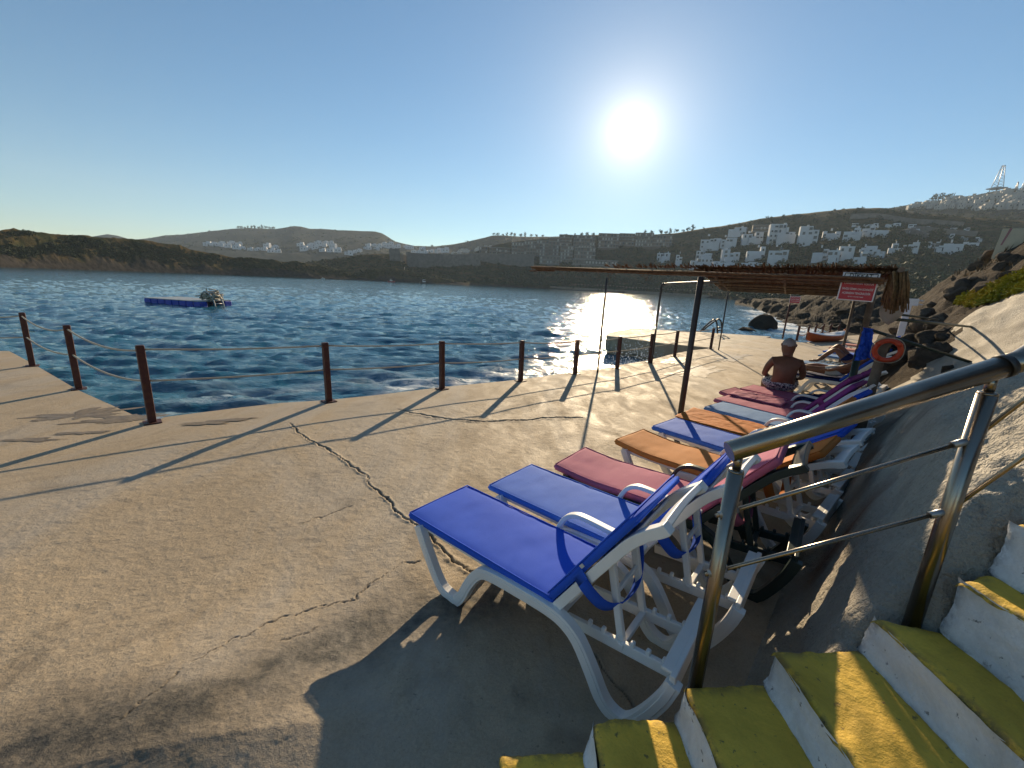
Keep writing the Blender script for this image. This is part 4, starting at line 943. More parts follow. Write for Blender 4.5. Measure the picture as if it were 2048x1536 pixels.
# warning boards
def text_mesh(body, size, mat, width=None):
    cu = bpy.data.curves.new('t', 'FONT'); cu.body = body; cu.size = size; cu.align_x = 'CENTER'; cu.align_y = 'CENTER'; cu.extrude = .0008; cu.offset = size*.012
    o = bpy.data.objects.new('t', cu); me = bpy.data.meshes.new_from_object(o); bpy.data.objects.remove(o)
    if width and len(me.vertices):
        co = np.empty(len(me.vertices)*3); me.vertices.foreach_get('co', co); co = co.reshape(-1, 3); w = np.ptp(co[:, 0])
        if w > 0: co[:, 0] *= width/w; me.vertices.foreach_set('co', co.ravel())
    me.materials.clear(); me.materials.append(mat); me.name = 'lettering'; return me
def sign(c, facing, Wd, Ht, label, lines, head=None, roll=0, cat='warning sign', name='warning_sign'):
    t = bpy.data.objects.new(name, None); COL.objects.link(t); t.empty_display_size = .1; t.location = c; tag(t, label, cat)
    t.rotation_euler = (math.pi/2, roll, facing)
    hh = .19*Ht if head else 0
    MB().box((0, 0, -.006), (Wd, Ht, .008)).build('board', M['white_sign'], t, bevel=.003)
    MB().box((0, -hh/2-.01*Ht, .0), (Wd*.92, Ht-hh-.09*Ht, .006)).build('red_panel', M['red_sign'], t, bevel=.002)
    if head:
        y = Ht/2-hh*.55
        f = MB()
        for dx, dy, w, h in ((0, hh*.40, Wd*.88, .006), (0, -hh*.40, Wd*.88, .006), (-Wd*.44, 0, .006, hh*.8), (Wd*.44, 0, .006, hh*.8)): f.box((dx, y+dy, 0), (w, h, .005))
        f.build('heading_border', M['black'], t)
        o = obj('lettering', text_mesh(head, hh*.85, M['black'], Wd*.62), t); o.location = (0, y, .0015)
    for (s, y, sz, w) in lines:
        o = obj('lettering', text_mesh(s, sz, M['white_sign'], w), t); o.location = (0, y, .0045)
    return t
sc_ = min((AT(1716, 574, 3.5+.01*i) for i in range(300)), key=lambda q: abs((q-CO).dot(CA)+2.71)); d = ray(1716, 574)
sw = (AT(1757, 574, math.hypot(sc_.x, sc_.y))-AT(1676, 574, math.hypot(sc_.x, sc_.y))).length*.93; shh = sw*.93
sign(Vector((PR.x, PR.y, 0))*0+sc_, -math.atan2(d[0], d[1])+.10, sw, shh, 'large red and white warning board with white lettering on the canopy corner post',
    [('CANKURTARAN YOKTUR', shh*.11, shh*.09, sw*.80), ('DENİZE GİRMEK CAN GÜVENLİĞİ', -shh*.085, shh*.09, sw*.84), ('AÇISINDAN TEHLİKELİDİR.', -shh*.235, shh*.10, sw*.78), ('SİTE YÖNETİMİ', -shh*.36, shh*.04, sw*.42)], head='DİKKAT', roll=math.radians(2))
def far_sign():
    b = G(1565, 677); h = HGT(b, 1583, 591)
    t = empty('sign_post', (b.x, b.y, 0), 0, 'thin leaning post carrying a small red sign at the far deck edge', 'post')
    MB().tube([Vector((0, 0, -.02)), Vector((.02, 0, h))], .035, 8).build('pole', M['maroon'], t)
    dd = ray(1590, 599); r = math.hypot(b.x, b.y)-.08; c = AT(1590, 599.5, r); w = (AT(1601, 599, r)-AT(1579.5, 599, r)).length
    sign(c, -math.atan2(dd[0], dd[1]), w, w*.74, 'small red warning sign with white lines on a thin post at the far deck edge',
        [('CANKURTARAN YOKTUR', w*.20, w*.12, w*.8), ('DENİZE GİRMEK', w*.02, w*.12, w*.8), ('TEHLİKELİDİR', -w*.16, w*.12, w*.8)])
far_sign()

# ================================================================== PEOPLE
def skin_body(name, joints, edges, mat, parent=None, levels=2, **kw):
    me = bpy.data.meshes.new(name); names = list(joints); idx = {n: i for i, n in enumerate(names)}
    me.from_pydata([joints[n][0] for n in names], [(idx[a], idx[b]) for a, b in edges], []); me.materials.append(mat)
    o = obj(name, me, parent, **kw)
    md = o.modifiers.new('skin', 'SKIN'); md.use_smooth_shade = True
    if not me.skin_vertices: me.skin_vertices.new()
    for n in names:
        r = joints[n][1]; r = r if isinstance(r, tuple) else (r, r); me.skin_vertices[0].data[idx[n]].radius = r
    me.skin_vertices[0].data[0].use_root = True
    sb = o.modifiers.new('sub', 'SUBSURF'); sb.levels = levels; sb.render_levels = levels
    return o
def fingers(J, E, wrist, tag_, fdir, side, up, curl=.5):
    # palm, four unequal fingers and a thumb leaving the side of the palm
    f = Vector(fdir).normalized(); s = Vector(side).normalized(); u = Vector(up).normalized(); w = Vector(J[wrist][0])
    J[tag_+'palm'] = (w+f*.055, (.034, .017)); E.append((wrist, tag_+'palm'))
    for i, L in enumerate((.062, .070, .066, .052)):
        b = w+f*.085+s*(.026-.0175*i); d2 = (f*(1-curl)-u*curl).normalized()
        J[f'{tag_}f{i}a'] = (b, .0088); J[f'{tag_}f{i}b'] = (b+f*L*.45-u*.006, .008); J[f'{tag_}f{i}c'] = (b+f*L*.45+d2*L*.55-u*.006, .0066)
        E += [(tag_+'palm', f'{tag_}f{i}a'), (f'{tag_}f{i}a', f'{tag_}f{i}b'), (f'{tag_}f{i}b', f'{tag_}f{i}c')]
    b = w+f*.03+s*.034; J[tag_+'t1'] = (b, .0105); J[tag_+'t2'] = (b+f*.03+s*.018-u*.006, .0092); J[tag_+'t3'] = (b+f*.052+s*.016-u*.014, .0075)
    E += [(tag_+'palm', tag_+'t1'), (tag_+'t1', tag_+'t2'), (tag_+'t2', tag_+'t3')]
def head_parts(par, c, f, l, u, r, hair_mat, skin_mat, bald=False):
    # face on the front of the head and hair over top, back and sides
    Mx = Matrix((l, f, u)).transposed()
    nu, nv = 28, 18; V = []; F = []
    for i in range(nu):
        for j in range(nv):
            a = 2*math.pi*i/nu; b = math.pi*j/(nv-1); x, y, z = math.cos(a)*math.sin(b), math.sin(a)*math.sin(b), math.cos(b)
            lowlim = -.92 if y < .25 else .35
            zz = max(z, lowlim)
            q = min(1, max(0, (z-lowlim)/.55)); k = .96+.05*q*q*(3-2*q)+.010*math.sin(a*9+b*5)
            if z < lowlim: k = .80
            V.append(c+Mx @ Vector((x*r*.97*k, y*r*1.07*k, zz*r*1.10*k)))
    F = [(i*nv+j, ((i+1) % nu)*nv+j, ((i+1) % nu)*nv+j+1, i*nv+j+1) for i in range(nu) for j in range(nv-1)]
    me = bpy.data.meshes.new('hair'); me.from_pydata(V, [], F); me.polygons.foreach_set('use_smooth', np.ones(len(F), bool)); me.materials.append(hair_mat); obj('hair', me, par)
    for s in (-1, 1):
        m = MB(); m.tube([c+l*s*r*.84+u*r*.22-f*r*.05, c+l*s*r*.98+u*r*.12-f*r*.14, c+l*s*r*.97-u*r*.12-f*r*.12, c+l*s*r*.84-u*r*.30], [r*.10, r*.16, r*.13, r*.07], 8); m.build('ear', skin_mat, par)
        m = MB(); p = c+f*r*.90+l*s*r*.34+u*r*.05; m.tube([p-f*.004, p+f*.003], [r*.13, r*.07], 10); m.build('eye', M['black'], par)
    m = MB(); m.tube([c+f*r*.93+u*r*.12, c+f*r*1.18-u*r*.22, c+f*r*.95-u*r*.32], [r*.09, r*.15, r*.12], 8); m.build('nose', skin_mat, par)
    m = MB(); m.bar(c+f*r*.90-u*r*.55-l*r*.26, c+f*r*.90-u*r*.55+l*r*.26, r*.08, r*.09); m.build('mouth', M['pink'], par, bevel=.004)
def seated_man():
    seat = Vector((4.16, 6.27, .40)); az = math.radians(26); f = Vector((math.sin(az), math.cos(az), 0)); l = Vector((-f.y, f.x, 0)); u = Vector((0, 0, 1)); K = .92
    t = empty('person', seat, 0, 'grey haired man seen from behind, sitting bare backed in dark patterned swim shorts', 'person')
    P = lambda a, b, c: (f*a+l*b+u*c)*K
    J = {'pelvis': (P(-.01, 0, .10), (.165, .125)), 'waist': (P(-.03, 0, .22), (.160, .115)), 'ribs': (P(-.025, 0, .36), (.172, .118)), 'chest': (P(0, 0, .475), (.150, .105)), 'neckb': (P(.03, 0, .565), (.080, .072)), 'neck': (P(.05, .0, .61), .068), 'head0': (P(.075, .005, .675), (.100, .108)), 'head1': (P(.085, .005, .76), (.108, .122)), 'head2': (P(.08, .005, .835), (.080, .088))}
    E = [('pelvis', 'waist'), ('waist', 'ribs'), ('ribs', 'chest'), ('chest', 'neckb'), ('neckb', 'neck'), ('neck', 'head0'), ('head0', 'head1'), ('head1', 'head2')]
    for s, n in ((1, 'L'), (-1, 'R')):
        J.update({n+'sh': (P(.01, .185*s, .495), .066), n+'ua': (P(.04, .245*s, .38), .054), n+'el': (P(.09, .275*s, .25), .043), n+'fa': (P(.22, .25*s, .21), .040), n+'wr': (P(.335, .21*s, .19), .028),
                  n+'hip': (P(.08, .10*s, .085), .092), n+'th': (P(.27, .16*s, .10), .078), n+'kn': (P(.46, .21*s, .10), .058), n+'cf': (P(.475, .2*s, -.10), .052), n+'an': (P(.46, .19*s, -.36), .034), n+'ft': (P(.57, .20*s, -.405), (.040, .024)), n+'toe': (P(.65, .205*s, -.415), (.036, .016))})
        E += [('chest', n+'sh'), (n+'sh', n+'ua'), (n+'ua', n+'el'), (n+'el', n+'fa'), (n+'fa', n+'wr'), ('pelvis', n+'hip'), (n+'hip', n+'th'), (n+'th', n+'kn'), (n+'kn', n+'cf'), (n+'cf', n+'an'), (n+'an', n+'ft'), (n+'ft', n+'toe')]
        fingers(J, E, n+'wr', n, f-u*.25, -l*s, u, .5)
    skin_body('body', J, E, M['skin'], t)
    Js = {'pelvis': (P(-.01, 0, .085), (.188, .150)), 'top': (P(-.025, 0, .185), (.176, .134))}; Es = [('pelvis', 'top')]
    for s, n in ((1, 'L'), (-1, 'R')):
        Js.update({n+'hip': (P(.08, .11*s, .085), .112), n+'th': (P(.25, .165*s, .095), .104), n+'hem': (P(.38, .20*s, .10), .096)}); Es += [('pelvis', n+'hip'), (n+'hip', n+'th'), (n+'th', n+'hem')]
    skin_body('swim_shorts', Js, Es, M['swim'], t)
    head_parts(t, P(.080, .005, .76), f, l, u, .104*K, M['hair'], M['skin'])
seated_man()
def lying(foot, ang, label, knees, shorts, skin, x0=.30, hair='black'):
    a = math.radians(ang); uu = Vector((math.cos(a), math.sin(a), 0)); vv = Vector((-uu.y, uu.x, 0)); up = Vector((0, 0, 1))
    base = Vector((foot.x, foot.y, .41)); t = empty('person', base, 0, label, 'person')
    P = lambda x, y, z: uu*x+vv*y+up*z
    hx = 1.02; br = math.radians(50); B = lambda d: (hx+.04+math.cos(br)*d, math.sin(br)*d+.10)
    J = {'pelvis': (P(hx-.06, .26, .10), (.15, .11))}; E = []; prev = 'pelvis'
    for n, d, r in (('waist', .12, (.13, .10)), ('ribs', .28, (.15, .105)), ('chest', .40, (.14, .095)), ('neck', .53, .05), ('head0', .60, (.068, .075)), ('head1', .68, (.074, .084)), ('head2', .73, (.054, .06))):
        x, z = B(d); J[n] = (P(x, .26, z), r); E.append((prev, n)); prev = n
    for s, n in ((1, 'L'), (-1, 'R')):
        sx, sz = B(.41); ex, ez = B(.20)
        J.update({n+'sh': (P(sx, .26+.18*s, sz), .056), n+'el': (P(ex-.06, .26+.25*s, ez+.0), .04), n+'wr': (P(hx-.16, .26+.20*s, .13), .027), n+'hip': (P(hx-.12, .26+.095*s, .10), .085)})
        if knees and s > -2: kz = .40+.04*s; J.update({n+'kn': (P(hx-.42, .26+.11*s, kz), .056), n+'cf': (P(hx-.56, .26+.11*s, kz*.60), .05), n+'an': (P(hx-.68, .26+.11*s, .075), .033), n+'ft': (P(hx-.76, .26+.12*s, .045), (.036, .024)), n+'toe': (P(hx-.86, .26+.12*s, .03), (.034, .016))})
        else: J.update({n+'kn': (P(hx-.48, .26+.13*s, .10+.03*(s > 0)), .056), n+'cf': (P(hx-.62, .26+.14*s, .085), .052), n+'an': (P(x0-.02, .26+.14*s, .06), .032), n+'ft': (P(x0-.09, .26+.15*s, .09), (.034, .028)), n+'toe': (P(x0-.10, .26+.16*s, .19), (.032, .016))})
        E += [('chest', n+'sh'), (n+'sh', n+'el'), (n+'el', n+'wr'), ('pelvis', n+'hip'), (n+'hip', n+'kn'), (n+'kn', n+'cf'), (n+'cf', n+'an'), (n+'an', n+'ft'), (n+'ft', n+'toe')]
        fingers(J, E, n+'wr', n, -uu, -vv*s, up, .4)
    skin_body('body', J, E, skin, t)
    Js = {'pelvis': (P(hx-.05, .26, .105), (.168, .128)), 'top': (P(hx+.03, .26, .16), (.155, .12))}; Es = [('pelvis', 'top')]
    for s, n in ((1, 'L'), (-1, 'R')):
        k = Vector(J[n+'hip'][0]).lerp(Vector(J[n+'kn'][0]), .5); Js.update({n+'hip': (J[n+'hip'][0], .10), n+'hem': (k, .088)}); Es += [('pelvis', n+'hip'), (n+'hip', n+'hem')]
    skin_body('swim_shorts', Js, Es, M[shorts], t)
    x, z = B(.675); fx = math.radians(50); f = (uu*-math.sin(fx)+up*math.cos(fx)).normalized(); uh = (uu*math.cos(fx)+up*math.sin(fx)).normalized()
    head_parts(t, P(x, .26, z), f, vv, uh, .092, M[hair] if hair in M else M['black'], skin)
lying(Vector((5.22, 8.18, 0)), -50, 'sunbather in light blue shorts lying with both legs stretched towards the sea', False, 'white_cloth', M['skin2'])
lying(Vector((6.45, 9.35, 0)), -50, 'sunbather lying back with raised bent knees beyond the seated man', True, 'navy', M['skin'])

# ================================================================== SMALL THINGS ROUND THE LOUNGERS
def cloth(name, corners, nu, nv, amp, freq, mat, label, cat, seed, thick=.006):
    A, B, C_, D = [Vector(c) for c in corners]; n = (B-A).cross(D-A).normalized(); V = []
    for i in range(nu):
        for j in range(nv):
            a, b = i/(nu-1), j/(nv-1); p = (A*(1-a)+B*a)*(1-b)+(D*(1-a)+C_*a)*b
            w = float(fbm(a*freq+seed, b*freq*.6, 4, seed)); r = abs(float(fbm(a*freq*1.5+seed, b*freq*1.2, 3, seed+7)))
            p = p+n*(amp*(w+.8-1.6*r))+(B-A).normalized()*.03*float(fbm(b*5, seed, 2, seed))*(1 if a > .5 else -1)
            V.append(p)
    me = bpy.data.meshes.new(name); me.from_pydata(V, [], [tuple(f) for f in grid_faces(nu, nv).tolist()]); me.polygons.foreach_set('use_smooth', np.ones(len(me.polygons), bool)); me.materials.append(mat); me.update()
    o = obj(name, me, None, label=label, cat=cat); s = o.modifiers.new('thick', 'SOLIDIFY'); s.thickness = thick; return o
def on_lounger(foot, ang, x, y, z): a = math.radians(ang); return Vector((foot.x+math.cos(a)*x-math.sin(a)*y, foot.y+math.sin(a)*x+math.cos(a)*y, z))
f6 = F0(1352, 833)
cloth('towel', [on_lounger(f6, -46, -.02, -.01, .404), on_lounger(f6, -46, .95, -.015, .404), on_lounger(f6, -46, .95, .535, .404), on_lounger(f6, -46, -.02, .54, .404)], 70, 40, .009, 4, M['orange'], 'crumpled orange towel laid over the orange lounger', 'towel', 3, .004)
f9 = F0(1437, 785)
cloth('towel', [on_lounger(f9, -51, .15, -.03, .425), on_lounger(f9, -51, .85, -.02, .425), on_lounger(f9, -51, .80, .30, .45), on_lounger(f9, -51, .2, .28, .44)], 40, 24, .012, 3, M['mauve'], 'pink mat folded over on the lounger in front of the seated man', 'mat', 9, .02)
f10 = F0(1478, 776)
cloth('towel', [on_lounger(f10, -51, .78, -.04, .42), on_lounger(f10, -51, 1.07, -.06, .44), on_lounger(f10, -51, 1.07, .5, .46), on_lounger(f10, -51, .78, .5, .43)], 40, 24, .03, 5, M['navy'], 'dark navy towel heaped beside the seated man', 'towel', 12, .02)
cloth('towel', [on_lounger(f6, -46, .86, .12, .43), on_lounger(f6, -46, 1.05, .10, .44), on_lounger(f6, -46, 1.05, .34, .46), on_lounger(f6, -46, .86, .36, .43)], 24, 18, .04, 5, M['white_cloth'], 'small white cloth bundled by the armrest of the orange lounger', 'cloth', 15, .01)
q = [AT(1727, 655, 6.3), AT(1749, 658, 6.35), AT(1746, 716, 6.35), AT(1712, 722, 6.3)]
cloth('towel', q, 24, 40, .05, 4, M['blue'], 'bright blue towel hanging beside the canopy corner post', 'towel', 21, .008)
# lifebuoy on a driftwood post
def lifebuoy():
    c = AT(1775, 701, 6.0); d = ray(1775, 701); dh = Vector((d[0], d[1], 0)).normalized(); side = Vector((dh.y, -dh.x, 0)); up = Vector((0, 0, 1))
    R1 = (AT(1809, 700, 6.0)-AT(1742, 700, 6.0)).length/2*.80; r = R1*.24
    t = bpy.data.objects.new('lifebuoy', None); COL.objects.link(t); t.location = c; t.empty_display_size = .1; tag(t, 'orange lifebuoy ring hanging on a post behind the loungers', 'lifebuoy')
    n = (dh*.94-side*.20+up*.12).normalized(); x = side; y = n.cross(x).normalized(); x = y.cross(n)
    MB().tube([x*math.cos(2*math.pi*k/40)*R1+y*math.sin(2*math.pi*k/40)*R1 for k in range(40)], r, 14, closed=True).build('ring', M['orange_plastic'], t)
    for a in (45, 135, 225, 315):
        a = math.radians(a); p = x*math.cos(a)*R1+y*math.sin(a)*R1; tn = -x*math.sin(a)+y*math.cos(a)
        MB().tube([p-tn*.03, p+tn*.03], r*1.06, 14).build('band', M['orange_plastic'], t)
    pts = [x*math.cos(2*math.pi*k/48)*(R1+r*1.05+.012*abs(math.sin(k*math.pi/12)))+y*math.sin(2*math.pi*k/48)*(R1+r*1.05+.012*abs(math.sin(k*math.pi/12))) for k in range(48)]
    MB().tube(pts, .005, 5, closed=True).build('grab_line', M['rope'], t)
    b = c-n*(-.10)-x*.02; gb = bank_hit(1757, 782) ; zb = 0
    MB().tube([Vector((b.x-.05, b.y-.02, -.05)), Vector((b.x-.02, b.y, c.z*.5)), Vector((b.x, b.y, c.z+.02)), Vector((b.x+.05, b.y, c.z+R1*.9)), Vector((b.x+.05, b.y, c.z+R1*1.5))], [.06, .05, .045, .045, .035], 9).build('driftwood_post', M['wood'], None, label='stout weathered driftwood post behind the orange lifebuoy', cat='post')
lifebuoy()
def pipe_rail(name, pts, r, label, cat, mat='green_pipe', parts=()):
    t = empty(name, pts[0], 0, label, cat); inv = Vector(pts[0]); MB().tube([Vector(p)-inv for p in pts], r, 9).build('tube', M[mat], t)
    for a in parts: MB().tube([Vector(a)-inv-Vector((0, 0, .03)), Vector(a)-inv+Vector((0, 0, .03))], r*1.5, 9).build('clamp', M['dark_metal'], t)
h1 = bank_hit(1945, 722); h1 = h1[0] if h1 else AT(1945, 722, 6)
j0 = AT(1727, 655, math.hypot(PR.x, PR.y))
pipe_rail('stay_pipe', [j0, h1+Vector((0, 0, -.03))], .022, 'dark green stay pipe sloping from the canopy post down to the concrete bank', 'pipe', parts=(j0,))
h2 = bank_hit(1942, 656); h2 = h2[0] if h2 else AT(1942, 656, 8)
pipe_rail('stay_pipe', [AT(1775, 637, 6.2), h2], .018, 'upper dark green pipe running nearly level from the straw screen to the rocks', 'pipe')
h3 = bank_hit(1880, 640); h3 = h3[0] if h3 else AT(1880, 640, 8)
pipe_rail('stay_pipe', [AT(1790, 628, 6.6), h3], .014, 'thin dark green pipe just above the other level pipe by the white post', 'pipe')
def white_post():
    b = AT(1800, 672, 17); r = math.hypot(b.x, b.y); tp = AT(1819, 597, r); e = AT(1838, 599, r)
    t = empty('shower_post', (b.x, b.y, 0), 0, 'slim white post with a short arm at its top, standing against the dark rocks', 'post'); inv = Vector(t.location)
    MB().bar(Vector((b.x, b.y, b.z-.6))-inv, Vector((b.x, b.y, tp.z))-inv, .16, .16, up=(FS[0], FS[1], 0)).build('post', M['white_sign'], t, bevel=.006)
    s = Vector((e.x-tp.x, e.y-tp.y, 0)); MB().bar(Vector((b.x, b.y, tp.z-.10))-inv, Vector((b.x, b.y, tp.z-.10))+s-inv, .15, .2).build('arm', M['white_sign'], t, bevel=.006)
    for k in (.05, .16): MB().tube([Vector((b.x, b.y, tp.z-k))+s-inv, Vector((b.x, b.y, tp.z-k))+s*1.5-inv], .022, 6).build('rod', M['white_sign'], t)
white_post()
# kayak
def kayak():
    a, b = G(1612, 684, .0), G(1686, 681, .0); L = (b-a).length; c = (a+b)/2; ang = math.atan2(b.y-a.y, b.x-a.x)
    t = empty('kayak', c, ang, 'orange kayak with pale topsides lying on the far end of the deck', 'kayak')
    for nm, mt, z0, z1 in (('hull', 'kayak', 0, .62), ('topside', 'white_boat', .62, 1.0)):
        V = []; n = 26; ns = 9; H = .46
        for i in range(n):
            x = -1+2*i/(n-1); w = max(.02, (1-abs(x)**2.4))*.40; sheer = .16*abs(x)**3+.05*(x > 0)*abs(x)**3; keel = .10*abs(x)**4
            for j in range(ns):
                k = -1+2*j/(ns-1)
                if nm == 'hull': th = k*math.pi/2; V.append((x*L/2, math.sin(th)*w, keel+(H*.72+sheer-keel)*(1-math.cos(th)*1.0)*.85))
                else: V.append((x*L/2*.995, k*w*.99, (H*.72+sheer)*.85+.10*(1-k*k)*(1-abs(x)**4)-(.09 if abs(k) < .6 and abs(x+.05) < .5 else 0)))
        F = [(i*ns+j, (i+1)*ns+j, (i+1)*ns+j+1, i*ns+j+1) for i in range(n-1) for j in range(ns-1)]
        me = bpy.data.meshes.new(nm); me.from_pydata(V, [], F); me.polygons.foreach_set('use_smooth', np.ones(len(F), bool)); me.materials.append(M[mt]); me.update(); o = obj(nm, me, t); o.modifiers.new('thick', 'SOLIDIFY').thickness = .015
    MB().tube([(L/2*.93, 0, .47), (L/2*1.0, 0, .53), (L/2*.97, .05, .5)], .02, 6).build('toggle_handle', M['kayak'], t)
kayak()
# ladder at the jetty
def ladder():
    c = G(1418, 668, -.05); t = empty('bathing_ladder', c, 0, 'bathing ladder with arched dark handrails at the outer edge of the jetty', 'ladder')
    r = math.hypot(c.x, c.y)
    for off in (0, 1):
        dx = 9*off
        pts = [AT(1400+dx*.6, 663-off*2, r+.5*off), AT(1412+dx*.8, 651-off, r+.5*off), AT(1426+dx, 640-off, r+.5*off), AT(1431+dx, 641-off, r+.5*off), AT(1434+dx, 648-off, r+.5*off), AT(1435+dx, 667-off*2, r+.5*off)]
        MB().tube(smooth_path([p-c for p in pts], 4), .035, 8).build('handrail', M['dark_metal'], t)
    for y in (655, 661): MB().tube([AT(1434, y, r)-c, AT(1444, y-1, r+.5)-c], .03, 6).build('rung', M['dark_metal'], t)
ladder()
# splash where a swell breaks under the jetty
def splash():
    rr = random.Random(8); V = []; F = []
    base = bmesh_ico(1)
    def drop(p, s):
        b = len(V)
        for v in base[0]: V.append((p.x+v[0]*s, p.y+v[1]*s, p.z+v[2]*s*rr.uniform(.8, 1.8)))
        for f in base[1]: F.append(tuple(i+b for i in f))
    for i in range(900):
        px = rr.gauss(1262, 26) if i % 3 else rr.gauss(1345, 30); g = G(px, 716-(px-1262)*.07, ZW*.5); k = rr.random()**2.2
        top = .85 if px < 1300 else .55
        p = Vector((g.x+rr.uniform(-.3, .3), g.y+rr.uniform(-.4, .4), ZW+.05+k*top*math.exp(-((px-1262)/60)**2)+k*.3)); drop(p, rr.uniform(.006, .022)*(1.2-k*.7))
    me = bpy.data.meshes.new('splash'); me.from_pydata(V, [], F); me.materials.append(M['foam']); o = obj('wave_splash', me, kind='stuff'); o['label'] = 'spray of a wave breaking against the jetty'
def bmesh_ico(sub):
    import bmesh
    bm = bmesh.new(); bmesh.ops.create_icosphere(bm, subdivisions=sub, radius=1); v = [tuple(x.co) for x in bm.verts]; f = [tuple(y.index for y in x.verts) for x in bm.faces]; bm.free(); return v, f
splash()
# bathing raft
def raft():
    a, b = G(288, 606, ZW), G(401, 614, ZW); c2 = G(412, 607, ZW); u = (b-a); L = u.length; u.normalize(); v = Vector((-u.y, u.x, 0)); Wd = 2.6
    t = empty('bathing_raft', a+u*L/2+v*Wd/2, math.atan2(u.y, u.x), 'blue floating bathing raft with a pale deck out on the sea', 'raft')
    n = 8
    for i in range(n):
        m = MB().box((-L/2+L*(i+.5)/n, -Wd/2+.3  , .12), (L/n-.05, .6, .44)); m.build('float_block', M['raft'], t, bevel=.06)
        MB().box((-L/2+L*(i+.5)/n, Wd/2-.3  , .12), (L/n-.05, .6, .44)).build('float_block', M['raft'], t, bevel=.06)
    for i in range(10): MB().box((0, -Wd/2+.13+Wd*i/10, .365), (L-.1, Wd/10-.03, .05)).build('deck_board', M['grey_plastic'], t)
    m = MB().box((-L/2+L/2, -Wd/2+.0, .30), (L*.99, .02, .10)); 
    s = MB()
    for k in range(2): s.tube(smooth_path([(L/2-.7, -.5+k*.7, .48), (L/2-.62, -.5+k*.7, .85), (L/2-.3, -.5+k*.7, 1.02), (L/2+.1, -.5+k*.7, .75), (L/2+.35, -.5+k*.7, .15), (L/2+.36, -.5+k*.7, -.4)], 5), .045, 8)
    lad = s.build('arched_ladder', M['grey_plastic'], t)
    for (x, z) in ((L/2-.68, .65), (L/2-.5, .95), (L/2-.1, .92), (L/2+.1, .72), (L/2+.24, .45), (L/2+.33, .2)): MB().tube([(x, -.5, z), (x, .2, z)], .04, 6).build('rung', M['grey_plastic'], lad)
    rr = random.Random(4); m = MB()
    for i in range(46):
        x = L/2-.25+rr.gauss(0, .28); z = .5+abs(rr.gauss(.1, .14)); m.tube(smooth_path([(x+rr.uniform(-.25, .25), rr.uniform(-.7, .4), max(.46, z+rr.uniform(-.18, .18))) for _ in range(4)], 3), .04, 5)
    m.build('rope_net', M['rope'], t)
raft()
# ================================================================== HOUSES
def win_mesh(w, h, mat='window'):
    k = ('win', round(w, 1), round(h, 1), mat)
    if k not in _parts: _parts[k] = MB().box((0, 0, 0), (w, .12, h)).mesh('window', M[mat])
    return _parts[k]
def span(hill, x0, x1, yb, yt):
    xm = (x0+x1)/2; p = hill.at(xm, yb); r = math.hypot(p.x, p.y); a, b = AT(x0, yb, r), AT(x1, yb, r); t = AT(xm, yt, r)
    w = math.hypot(a.x-b.x, a.y-b.y); return p, r, w, max(2.2, t.z-AT(xm, yb, r).z)
def house(hill, x0, x1, yt, yb, label, seed, style='white', group='white houses on the hillside', windows=True, name='white_house', turn=None):
    rr = random.Random(seed); p, r, w, h = span(hill, x0, x1, yb, yt); az = math.atan2(p.x, p.y); yaw = -az+(rr.uniform(-.2, .2) if turn is None else turn)
    t = empty(name, p, yaw, label, 'house', group); mt = M['house' if style == 'white' else style]
    D = w*.55; m = MB(); blocks = []
    if style == 'white':
        n = 2 if w < 9 else 3; ed = [-.5]+sorted(rr.uniform(-.28, .28) for _ in range(n-1))+[.5]
        for i in range(n):
            hh = h*(1.0 if i == rr.randrange(n) else rr.uniform(.55, .88)); cx = (ed[i]+ed[i+1])/2*w; ww = (ed[i+1]-ed[i])*w
            y0 = rr.uniform(-.16, .16)*D; blocks.append((cx, y0, ww, hh)); m.box((cx, y0, hh/2-1.5), (ww-.02*i, D*rr.uniform(.8, 1), hh+3))
            m.box((cx, y0, hh+.12), (ww*1.0+.1, D*.8, .24))
        if h > 4: m.box((rr.uniform(-.3, .3)*w, 0, h+.7), (w*.10, w*.10, 1.6))
        m.box((rr.uniform(-.2, .2)*w, -D*.62, h*.22-1), (w*.7, D*.35, h*.44+2))
    else:
        blocks = [(0, 0, w, h)]; m.box((0, 0, h/2-2), (w, D, h+4))
    wall = m.build('wall', mt, t)
    if style != 'white':
        k = max(1, round(h/3.2))
        for i in range(k+1): MB().box((0, -.5, h*i/k), (w*1.03, D*1.04, .45)).build('floor_slab', M['roofslab'], t)
    if windows:
        for (cx, y0, ww, hh) in blocks:
            fl = max(1, int(hh/2.9)); nn = max(1, int(ww/2.7))
            for j in range(fl):
                for i in range(nn):
                    if style == 'white' and rr.random() < .12: continue
                    if style != 'white' and rr.random() < .12: continue
                    ws = rr.choice((1.2, 1.6, 2.1)) if style == 'white' else 1.5; hs = rr.choice((1.3, 1.6, 2.0)) if style == 'white' else 2.0
                    dd = D*.5 if style == 'white' else D*.5
                    o = obj('window', win_mesh(ws, hs, 'window' if (style == 'white' or rr.random() < .55) else 'pale_window'), t)
                    o.location = (cx-ww/2+ww*(i+.5)/nn+rr.uniform(-.2, .2)*(style == 'white'), y0-dd-.02, hh*(j+.5)/fl)
    return t
Z2 = lambda x, y: (1350+x/5.12, 380+y/5.12)
Z3 = lambda x, y: (1700+x/5.885, 320+y/5.885)
